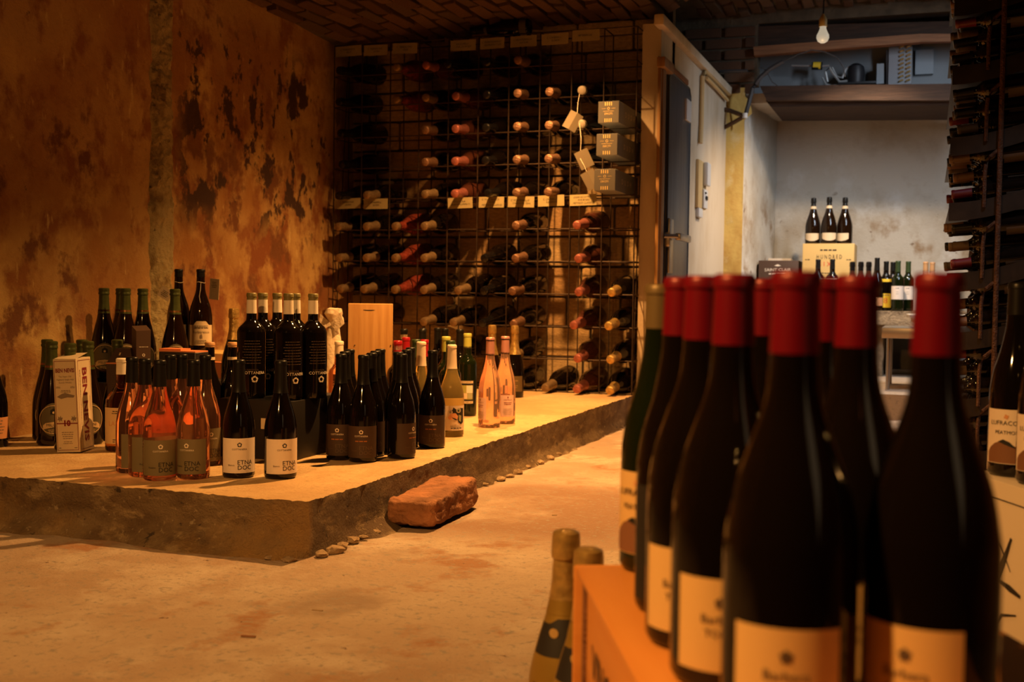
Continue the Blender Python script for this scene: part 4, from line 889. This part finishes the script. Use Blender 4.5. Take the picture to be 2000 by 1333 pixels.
v, f = ticks(H*.75, .0022, 1, .01, 8); v = [(y, x) for x, y in v]; flat(mb, (v, f), S_, W2*.20, H*.5); obj('lettering', mb, M_inkgrey, bx)
# gabled brown carton, narrow tall carton, open black carton
p = on(208, 861); p2 = on(259, 862); W_ = (p2-p).length
t = thing('gabled_carton', 'dark brown gabled bottle carton with orange fold line behind the spirit bottle', 'box', p, (0, 0, math.atan2((p2-p).y, (p2-p).x)))
mb = MB(); mb.box((0, 0, 0), (W_, .085, .240)); mb.add([(0, 0, .2402), (W_, 0, .2402), (W_, .085, .2402), (0, .085, .2402), (W_*.22, .03, .285), (W_*.78, .03, .285), (W_*.78, .055, .285), (W_*.22, .055, .285)], [(0, 1, 5, 4), (1, 2, 6, 5), (2, 3, 7, 6), (3, 0, 4, 7), (4, 5, 6, 7)])
mb.box((W_*.80, -.002, .232), (W_*1.25, .06, .240)); bx = obj('carton', mb, M_brbox, t)
mb = MB(); mb.box((-.001, -.0012, .2375), (W_+.001, .086, .2415)); obj('orange_fold', mb, M_orangein, t)
F = planeM((0, -.0003, 0), (1, 0, 0), (0, 0, 1)); mb = MB(); flat(mb, ticks(.026, .0013, 15, .0068, 4), F, W_*.33, .205); obj('lettering', mb, M_inkdim, bx)
mb = MB(); mb.add([(W_*.36, .0105, .2515), (W_*.42, .0105, .2515), (W_*.47, .022, .272), (W_*.41, .022, .272)], [(0, 1, 2, 3)], Matrix.Translation((0, -.0016, 0))); obj('gold_sticker', mb, M_ltan, t)
p = atd(276, 640, 3.62); p.z = SLAB; hw = .0225
t = thing('narrow_carton', 'narrow tall dark brown carton in front of the raised beer bottles', 'box', p, (0, 0, -.62))
hh = aty(277, 640, p.y).z-SLAB
mb = MB(); mb.add([(-hw, -hw, 0), (hw, -hw, 0), (hw, hw, 0), (-hw, hw, 0), (-hw, -hw, hh+.004), (hw, -hw, hh-.010), (hw, hw, hh-.008), (-hw, hw, hh+.006)], [(0, 3, 2, 1), (4, 5, 6, 7), (0, 1, 5, 4), (1, 2, 6, 5), (2, 3, 7, 6), (3, 0, 4, 7)]); bx = obj('carton', mb, M_brbox, t)
mb = MB(); Fs = planeM((hw+.0003, 0, 0), (0, 1, 0), (0, 0, 1)); flat(mb, ticks(.028, .0016, 1, 1, 2), Fs, 0, hh-.06); flat(mb, swirl(.005), Fs, 0, hh-.085); obj('lettering', mb, M_inkwhite, bx)
A = atd(310, 690, 3.42); B = atd(381, 692, 3.38); hh = (A.z+B.z)/2-SLAB + .004
W_ = (B-A).length; t = thing('open_carton', 'open black carton with orange lining behind the rose bottles', 'box', (A.x, A.y, SLAB), (0, 0, math.atan2(B.y-A.y, B.x-A.x)))
mb = MB(); mb.bbox((0, 0, 0), (W_, .07, hh), .0015, None, 1); bx = obj('carton', mb, M_bkbox, t)
mb = MB(); mb.box((-.002, .004, hh-.001), (W_*.98, .07, hh+.0035)); mb.box((-.006, .010, hh+.0035), (W_*.55, .06, hh+.009)); obj('orange_lid', mb, M_orangein, t)
mb = MB(); flat(mb, ticks(.03, .003, 1, 1, 3), planeM((0, -.0003, 0), (1, 0, 0), (0, 0, 1)), W_*.5, hh-.018); obj('lettering', mb, M_inkwhite, bx)
# tissue-wrapped bottle
p = atd(652, 640, 4.55); p.z = SLAB; Hh = aty(655, 603, p.y).z - SLAB
t = thing('wrapped_bottle', 'bottle wrapped in pale tissue with a tied bow, behind the pine box', 'bottle', p)
mb = MB(); prof = [(0, 0), (0, .05), (.12, .052), (.2, .045), (.27, .032), (Hh-.085, .024), (Hh-.06, .014), (Hh-.05, .02), (Hh-.02, .036), (Hh, .030), (Hh-.008, 0)]; mb.lathe(prof, 22)
mb.v = [tuple(Vector(v)*1 + noise.noise_vector(Vector(v)*28)*.006 + noise.noise_vector(Vector(v)*70)*.003) for v in mb.v]; obj('tissue', mb, M_tissue, t)
mb = MB()
for s_ in (-1, 1): mb.add([(0, -.02, Hh-.055), (s_*.045, -.03, Hh-.02), (s_*.055, -.02, Hh-.06), (s_*.03, -.034, Hh-.085), (0, -.02, Hh-.062), (s_*.05, -.012, Hh-.035)], [(0, 1, 2, 3), (0, 3, 4), (0, 5, 1), (1, 5, 2)], None, True)
mb.v = [tuple(Vector(v) + noise.noise_vector(Vector(v)*40)*.005) for v in mb.v]; obj('bow', mb, M_tissue, t)
for px, py, lab in [(645.4, 650, 'pink-foil sparkling rose bottle behind the right tall bottle, left of two'), (655, 648, 'pink-foil sparkling rose bottle behind the right tall bottle, right of two')]:
    q_ = top_at(px, py, .30); bottle('pinkfoil', q_, lab, 'pink-foil bottles beside the pine box')
bottle('roselightcap', top_at(662.4, 667, .30), 'cream-capped rose bottle between the tall bottles and the pine box')
# pine box
Yb = 3.62; A = aty(679.6, 600, Yb); fa = face_cam(aty(723, 600, Yb)); W_ = 87.5/2271.23*(A-EYE).dot(_f); Ht = aty(720, 594, Yb).z - SLAB
t = thing('pine_box', 'upright pine wine box with sliding lid behind the dark bottles', 'box', (A.x, Yb, SLAB), (0, 0, fa-.02))
mb = MB(); mb.bbox((0, .010, 0), (W_, .115, Ht), .002); obj('case', mb, M_pine, t)
mb = MB(); mb.bbox((.001, 0, 0), (W_-.001, .0095, Ht-.001), .0015); ld = obj('lid', mb, M_pine, t)
mb = MB(); mb.add([(.07*W_/.15+.05*math.cos(k*PI/8)*.42-.0, -.0004, Ht-.021 - .003*math.sin(k*PI/8)) for k in range(9)], [tuple(range(9))[::-1]]); obj('thumb_slot', mb, M_ink, ld)
mb = MB()
for x in (.155, .955): mb.lathe([(0, 0), (0, .0022), (.0012, .0022), (.0012, 0)], 8, Matrix.Translation((W_*x, -.0003, Ht-.145)) @ Matrix.Rotation(PI/2, 4, 'X'))
obj('nail', mb, M_ink, ld)
# mixed bottles right of the pine box
for kd, px, py, H, lab in [('cream', 823, 668, .31, 'white wine bottle with cream capsule, behind the lone brown-label bottle'),
    ('yellowcap', 857, 661.5, .315, 'green bottle with yellow-green capsule left of the comic bird bottle'), ('greencap', 862.5, 669, .31, 'dark green capsule bottle squeezed beside the comic bird bottle'),
    ('redcapwhite', 777, 666, .30, 'crimson-capped bottle with white band beside the pine box'), ('redcap', 793, 659.5, .30, 'crimson-capped bottle behind the dark block, without white band'), ('redcap', 829, 664, .30, 'crimson-capped bottle hidden behind the cream-capped white wine'),
    ('tanneck', 789, 643, .325, 'black-capped bottle with tan neck label, back row beside the pine box'), ('plaindark', 804, 642.5, .325, 'black-capped bottle in the back row next to the tan neck label'), ('plaindark', 825, 644, .325, 'black-capped bottle in the middle of the back row'),
    ('plaindark', 855, 641, .325, 'black-capped bottle in the back row, left of a close pair'), ('plaindark', 869, 642, .325, 'black-capped bottle in the back row, right of a close pair'), ('plaindark', 898.5, 644, .325, 'black-capped bottle at the right end of the back row'), ('greencap', 808, 667, .31, 'dark green capsule bottle behind the right file of dark bottles')]:
    p = top_at(px, py, H)
    if (kd, px) == ('greencap', 808): p = p + Vector((-.05, .13, 0)); p.z = SLAB
    if kd == 'greencap' and px > 850: p = Vector((-1.50, 3.60, SLAB))
    if px == 857: p = Vector((-1.60, 3.80, SLAB))
    if px == 804: p = p + Vector((.015, .075, 0))
    bottle(kd, p, lab, turn=.1)
p = on(881, 852); bottle('birdlabel', p, 'white wine bottle with a comic bird label near the platform edge', turn=.15)
bottle('tunella', on(911.5, 812), 'dark bottle with yellow-green capsule and square patchwork label', turn=-.1)
bottle('pinktwin', on(955.6, 834), 'pale pink clear bottle with rose capsule, nearer of the two', turn=-.95)
bottle('pinktwin', on(985, 827), 'pale pink clear bottle with rose capsule, farther of the two', turn=.30)
bottle('goldneck', top_at(961.5, 635.5, .33), 'gold-foil bottle hidden behind the nearer pale pink bottle')
bottle('prosecco', on(1004, 776), 'gold-foil sparkling bottle with khaki label in front of the wire rack', turn=-.2)
# the loose brick
t = thing('loose_brick', 'single worn red brick lying on the floor against the platform', 'brick', (-1.281, 2.660, 0), (0, 0, .02))
bm = bmesh.new(); bmesh.ops.create_cube(bm, size=1)
bmesh.ops.subdivide_edges(bm, edges=bm.edges[:], cuts=22, use_grid_fill=True)
for v in bm.verts:
    c = v.co*2; d = (abs(c.x)**9 + abs(c.y)**22 + abs(c.z)**7)**(1/9); c = c/max(1, d)**.9
    v.co = Vector(((c.x*.5+.5)*.128, (c.y*.5+.5)*.35, (c.z*.5+.5)*.068))
    v.co += noise.noise_vector(v.co*9)*.006 + noise.noise_vector(v.co*34)*.0045 + noise.noise_vector(v.co*95)*.003; v.co.z = max(0, v.co.z)
    if v.co.z > .05: v.co.z += .012*max(0, (v.co.y-.12)/.2)
bm.verts.index_update(); mb = MB(); mb.add([v.co[:] for v in bm.verts], [[v.index for v in f.verts] for f in bm.faces], None, True); bm.free(); obj('brick_body', mb, M_redbrick, t)

# ------------------------------------------------------------------ foreground case
CZ = .3085; A = at(1120, 1102, CZ); vv = Vector((.40, -.9165, 0)); uu = Vector((.9165, .40, 0))
t = thing('wooden_case', 'orange wooden wine case in the right foreground carrying red-capped bottles', 'box', (A.x, A.y, 0), (0, 0, math.atan2(uu.y, uu.x)))
CU, CV = .335, .74
mb = MB(); mb.bbox((.012, -CV, 0), (CU, -.012, CZ-.008), .003); bx = obj('side_boards', mb, M_case, t)
mb = MB(); mb.bbox((0, -.011, 0), (CU+.008, 0, CZ-.0005), .003); obj('end_board', mb, M_case, t)
mb = MB(); mb.bbox((.002, -CV, CZ-.0075), (CU+.006, -.0115, CZ), .0025); obj('lid', mb, M_case, t)
mb = MB(); mb.box((.0085, -.026, 0), (.0119, -.0125, CZ-.009)); obj('corner_groove', mb, M_batten, t)
mb = MB(); v, f = text2d('VINO', .05); flat(mb, (v, f), planeM((.0115, 0, 0), (0, -1, 0), (0, 0, 1)), .13, .225); obj('lettering', mb, M_ink, bx)
G2 = 'red-capped bottles on the wooden case'
for kd, px, py, D, lab, tu in [('redtop_black', 1330, 551, 1.045, 'red-capped bottle with black label, leftmost on the wooden case', .0), ('redtop', 1374, 548, .948, 'red-capped bottle second from left on the case, label half hidden', -.35),
    ('redtop', 1435, 540, .855, 'red-capped bottle left of the foremost one, pale label showing', -.12), ('redtop', 1494, 551, 1.07, 'red-capped bottle in the back row between two nearer capsules', 0), ('redtop', 1556, 528, .735, 'foremost red-capped bottle with broad pale label', -.02),
    ('redtop', 1612, 546, .955, 'red-capped bottle half hidden right behind the foremost capsule', 0), ('redtop', 1676, 537, .845, 'red-capped bottle right of the foremost one, in shade', 0), ('redtop', 1834, 525, .735, 'rightmost red-capped bottle on the wooden case', -.32)]:
    p = atd(px, py, D); p.z = CZ+.0005; bottle(kd, p, lab, G2, turn=tu)
p = atd(1289, 558, 1.2); p.z = CZ+.0005; bottle('lufragreen', p, 'olive-capped green bottle at the far left of the wooden case', turn=-.55)
for px, py, lab in [(1106, 1037, 'gold-foil champagne style bottle on the floor left of the wooden case, nearer the left'), (1150, 1072, 'gold-foil champagne style bottle mostly hidden behind the wooden case corner')]:
    p = at(px, py, .305); p.z = 0; bottle('goldbottle', p, lab, 'gold bottles beside the wooden case', turn=.15)
# white carton and bottles at the right edge
BZ = .320; P1 = at(1936, 931, BZ); P2 = at(2000, 951, BZ); dn = (P2-P1); dn.z = 0; dn.normalize(); ou = Vector((-dn.y, dn.x, 0)); P0 = P1 - dn*.07 - ou*.008
t = thing('white_carton', 'white carton with black brush lettering at the right picture edge', 'box', (P0.x, P0.y, 0), (0, 0, math.atan2(dn.y, dn.x)))
mb = MB(); mb.bbox((0, 0, 0), (.40, .30, BZ-.001), .003); bx = obj('carton', mb, M_cardwhite, t)
F = planeM((0, -.0004, 0), (1, 0, 0), (0, 0, 1)); mb = MB()
def brush(pts, r): 
    vs = []; n_ = len(pts)
    for i, (x, y) in enumerate(pts):
        a = pts[max(i-1, 0)]; b = pts[min(i+1, n_-1)]; dx, dy = b[0]-a[0], b[1]-a[1]; L = math.hypot(dx, dy) or 1; w_ = r*(.25+.75*math.sin(PI*(i+.3)/(n_-.4)))
        vs += [(x-dy/L*w_, y+dx/L*w_), (x+dy/L*w_, y-dx/L*w_)]
    return vs, [(2*i, 2*i+1, 2*i+3, 2*i+2) for i in range(n_-1)]
for pts, r in [([(.03, .20), (.05, .235), (.08, .245), (.12, .225), (.15, .19)], .0022), ([(.055, .10), (.07, .14), (.09, .19), (.10, .215)], .007), ([(.08, .09), (.10, .14), (.13, .20), (.15, .24)], .006),
               ([(.17, .13), (.13, .12), (.11, .09), (.12, .055), (.16, .05)], .003), ([(.12, .17), (.15, .165), (.18, .16)], .005), ([(.19, .08), (.22, .14), (.26, .20), (.30, .22)], .006)]:
    flat(mb, brush(pts, r), F)
flat(mb, rect2d(.38, .0018), F, .2, BZ-.028); obj('lettering', mb, M_ink, bx)
p = at(1978, 927, BZ)
bottle('lufra', p, 'dark bottle with cream label of a brown hill on the white carton', 'cream-label bottles on the white carton', turn=-.30)
p = at(2036, 945, BZ)
bottle('lufra', p, 'dark bottle on the white carton cut by the right picture edge', 'cream-label bottles on the white carton', turn=-.30)
p = at(1996, 1262, .298); p.z = 0
bottle('redtop', Vector((A.x, A.y, 0)) + uu*.395 + vv*.36, 'red-capped bottle on the floor between the wooden case and white carton')

# ------------------------------------------------------------------ bay: stone table, cartons, bottles, steel table
TZ = aty(1750, 608, 7.35).z
t = thing('stone_table', 'thick rough stone slab table in the white niche', 'table', (-.4, 7.25, BAYF))
def blockrough(a, b, n=(40, 12, 4), am=.010):
    bm = bmesh.new(); bmesh.ops.create_cube(bm, size=1); bmesh.ops.subdivide_edges(bm, edges=bm.edges[:], cuts=10, use_grid_fill=True)
    for v in bm.verts:
        v.co = Vector([a[i] + (v.co[i]+.5)*(b[i]-a[i]) for i in range(3)]); o_ = noise.noise_vector(v.co*9)*am + noise.noise_vector(v.co*30)*am*.5
        if v.co.z > b[2]-.001: o_.z = min(0, o_.z*.1)
        v.co += o_
    bm.verts.index_update(); m = MB(); m.add([v.co[:] for v in bm.verts], [[v.index for v in f.verts] for f in bm.faces], None, True); bm.free(); return m
obj('slab_top', blockrough((-.62, 0, TZ-BAYF-.085), (.62, .85, TZ-BAYF)), M_stone, t)
for x in (-.55, .0, .42): obj('stone_pier', blockrough((x, .12, 0), (x+.16, .7, TZ-BAYF-.088)), M_stone, t)
def carton_px(nm, lab, x0, x1, y0, Y, dep, m):
    A = aty(x0, y0, Y); B = aty(x1, y0, Y); t = thing(nm, lab, 'box', (A.x, Y, TZ)); mb = MB(); mb.bbox((0, 0, 0), (B.x-A.x, dep, A.z-TZ), .003); return t, obj('carton', mb, m, t), B.x-A.x, A.z-TZ
t, bx, W_, H_ = carton_px('tall_carton', 'tall buff wine carton lettered on the stone table, three bottles on top', 1568, 1669, 476, 7.62, .30, M_cardyel); HT = TZ+H_; HX = t.location.x; HW = W_
F = planeM((0, -.0008, 0), (1, 0, 0), (0, 0, 1)); mb = MB(); v, f = text2d('H U N D R E D', .038); wd = max(x for x, y in v)*2; v = [(x*.155/wd, y) for x, y in v]; flat(mb, (v, f), F, W_*.52, H_*.795)
flat(mb, ticks(.10, .008, 1, 1, 3), F, W_*.5, H_*.90); flat(mb, ticks(.03, .005, 1, 1, 3), F, W_*.10, H_*.755); flat(mb, ticks(.03, .005, 1, 1, 3), F, W_*.90, H_*.755); flat(mb, ticks(.10, .005, 2, .03, 3), F, W_*.5, H_*.55); obj('lettering', mb, M_ink, bx)
mb = MB(); flat(mb, text2d('S I X', .040), F, W_*.44, H_*.685); obj('lettering', mb, M_inkbright, bx)
t, bx, W_, H_ = carton_px('brown_carton', 'dark brown wine carton with pale lettering in the niche', 1482, 1560, 509, 7.66, .30, M_brbox)
mb = MB(); flat(mb, text2d('SAINT CLAIR', .029), F, W_*.48, H_*.80); flat(mb, ticks(.11, .008, 1, 1, 3), F, W_*.48, H_*.72); flat(mb, poly2d([(-.022, 0), (0, .010), (.022, 0), (0, -.004)]), F, W_*.48, H_*.89); obj('lettering', mb, M_inkwhite, bx)
mb = MB()
for x_, h_ in ((.1, .3), (.2, .42), (.75, .5), (.9, .62), (.85, .4)): flat(mb, brush([(W_*x_-.02, H_*h_), (W_*x_, H_*(h_+.2)), (W_*x_+.02, H_*(h_+.05)), (W_*x_+.01, H_*(h_-.1))], .0015), F)
obj('leaf_print', mb, M_inkdim, bx)
t, bx, W_, H_ = carton_px('cream_carton', 'cream carton peeping out behind the dark brown carton', 1500, 1545, 505, 7.98, .10, M_creamcap)
for i, (px, w_) in enumerate([(1591, 'left'), (1618, 'middle'), (1645, 'right')]):
    p = aty(px, 475, 7.76 - (.05 if i == 1 else 0)); p.z = HT; p.x += (i-1)*.012
    bottle('bay_bubbly', p, 'dark sparkling bottle with shield label on the tall buff carton, %s of three' % w_, 'three sparkling bottles on the buff carton', turn=[-.15, .1, -.45][i])
for kd, px, Y, lab in [('bay_red', 1596, 7.40, 'dark bottle with white upper label before the buff carton, left of two'), ('bay_red', 1624, 7.36, 'dark bottle with white upper label before the buff carton, right of two'),
    ('bay_spark', 1663, 7.52, 'dark-foil rosy sparkling bottle in the niche row, first of three'), ('bay_spark', 1679.5, 7.52, 'dark-foil rosy sparkling bottle in the niche row, second of three'), ('bay_spark', 1695, 7.52, 'dark-foil rosy sparkling bottle in the niche row, third of three'),
    ('bay_tall', 1711, 7.38, 'tall brown bottle with small orange label beside the yellow-labelled bottles'), ('bay_yellow', 1729, 7.42, 'dark bottle with bright yellow label and red figure, in front'), ('bay_yellow', 1742, 7.56, 'dark bottle with yellow label hidden behind the white-labelled pair'),
    ('bay_white', 1752, 7.33, 'green bottle with cream label in the niche, left of the pair'), ('bay_white', 1772, 7.42, 'green bottle with cream label in the niche, right of the pair'), ('bay_pale', 1806, 7.5, 'pale capped rose bottle at the right end of the niche, left one'), ('bay_pale', 1819, 7.6, 'pale capped rose bottle at the right end of the niche, right one')]:
    p = aty(px, 600, Y); p.z = TZ; bottle(kd, p, lab)
# steel table with a stack of flat boxes
A = aty(1722, 640, 6.28); SZ = A.z
t = thing('steel_table', 'low brushed steel table in front of the stone table', 'table', (A.x, 6.28, BAYF))
mb = MB(); mb.bbox((0, 0, SZ-BAYF-.055), (.62, .50, SZ-BAYF), .004); obj('table_top', mb, M_chrome, t)
for x, y in ((.035, .035), (.585, .035), (.035, .465), (.585, .465)):
    mb = MB(); mb.tube([(x, y, 0), (x, y, SZ-BAYF-.055)], .0105, 10); obj('leg', mb, M_chrome, t)
zz = SZ
for i, (dx, h_, m, lab) in enumerate([(.0, .026, M_card, 'lowest flat tan box stacked on the steel table'), (-.01, .022, M_card, 'middle flat tan box stacked on the steel table'), (-.025, .018, M_cardwhite, 'white-topped flat box topmost on the steel table')]):
    t = thing('flat_box', lab, 'box', (A.x+.16+dx, 6.36, zz), (0, 0, .04*i), 'flat boxes on the steel table'); mb = MB(); mb.bbox((0, 0, 0), (.34, .26, h_), .002); b_ = obj('box_body', mb, m, t)
    mb = MB(); mb.box((-.002, -.002, h_-.007), (.342, .262, h_+.0005)); obj('box_lid', mb, M_cardwhite if i == 2 else M_card, t); zz += h_+.001

# ------------------------------------------------------------------ curved steel rack at the right
LV = [(ray(1930, y)/FPX*4.0).z + HC for y in (790, 660, 545, 410, 285, 150, 20)]
LV = [.05] + LV + [1.82]
XL = .062
def crv(x): return .055*max(0, (x-.06)/.27)**1.8 if x > .06 else 0
t = thing('steel_rack', 'tall rusty rack of curved steel shelves and ribbed bars at right', 'rack', (.25, 4.2, 0)); RO2 = Vector((.25, 4.2, 0)); RYA, RYB = 4.22, 5.62
for li, z in enumerate(LV):
    xs = [.062 + .42*i/14 for i in range(15)]; mb = MB(); vs = []; fs = []
    for x in xs: vs += [(x, RYA, z-.004+crv(x)), (x, RYB, z-.004+crv(x)), (x, RYB, z+crv(x)), (x, RYA, z+crv(x))]
    for i in range(14): a = 4*i; b = a+4; fs += [(a+3, b+3, b+2, a+2), (a+1, b+1, b, a), (a, b, b+3, a+3), (a+2, b+2, b+1, a+1)]
    fs += [(0, 3, 2, 1), (56, 57, 58, 59)]
    mb.add([Vector(v)-RO2 for v in vs], fs, None, True); sh = obj('shelf_plate', mb, M_plate, t)
    mb = MB(); vs = []; fs = []
    for x in xs: zc = z+crv(x); vs += [(x, RYA-.006, zc-.045), (x, RYA, zc-.045), (x, RYA, zc+.016), (x, RYA-.006, zc+.016)]
    for i in range(14): a = 4*i; b = a+4; fs += [(a, b, b+3, a+3), (a+3, b+3, b+2, a+2), (a+2, b+2, b+1, a+1), (a+1, b+1, b, a)]
    fs += [(0, 3, 2, 1), (56, 57, 58, 59)]
    mb.add([Vector(v)-RO2 for v in vs], fs, None, True); obj('shelf_lip', mb, M_plate, sh)
post = MB().tube([(0, 0, 0), (0, 0, 2.15)], .0085, 8).mesh('rebar_post', M_rebar)
for k in range(6):
    obj('rebar_post', post, None, t, (.217-RO2.x, RYA-.02 + k*.27 - RO2.y, 0)); obj('rebar_post', post, None, t, (.49-RO2.x, RYA-.02+k*.27-RO2.y, 0))
st = MB().tube([(.05, 0, .172), (.035, 0, .166), (.015, 0, .148), (.003, 0, .122), (0, 0, .09), (0, 0, -.02)], .0065, 7).mesh('rebar_stirrup', M_rebar)
for z in LV[:-1]:
    for k in range(9): obj('rebar_stirrup', st, None, t, (.172-RO2.x, RYA-.012 + k*.155-RO2.y, z+.02))
CAPS = ['black', 'banded', 'red', 'black', 'tan', 'cream', 'black', 'gold']; ROWN = ['lower', 'middle', 'upper']
CN = {'black': 'black-capped', 'banded': 'gold-banded', 'red': 'red-capped', 'tan': 'tan-capped', 'cream': 'cream-capped', 'gold': 'gold-capped'}
for li, z in enumerate(LV[:-1]):
    for ly in range(3):
        for k in range(5 if ly != 1 else 4):
            Y = RYA + .045 + k*.081 + (.0405 if ly == 1 else 0); cp = random.choice(CAPS)
            zb = z + .042 + ly*.060 + random.uniform(-.004, .010)*(k > 0); tilt = .11 + random.uniform(-.03, .03); x0 = XL + random.uniform(-.012, .022)
            d = Vector((-math.cos(tilt), random.uniform(-.03, .03), -math.sin(tilt))).normalized(); tip = Vector((x0, Y, zb + .006)); base = tip - d*.30
            bottle('r_'+cp, base, '%s bottle, right steel rack, shelf %s from floor, %s layer, %s from front' % (CN[cp], ORD[li+1], ROWN[ly], ['first', 'second', 'third', 'fourth', 'fifth'][k]), 'bottles lying in the right steel rack', rot=d.to_track_quat('Z', 'Y').to_euler())
bpy.context.view_layer.update()
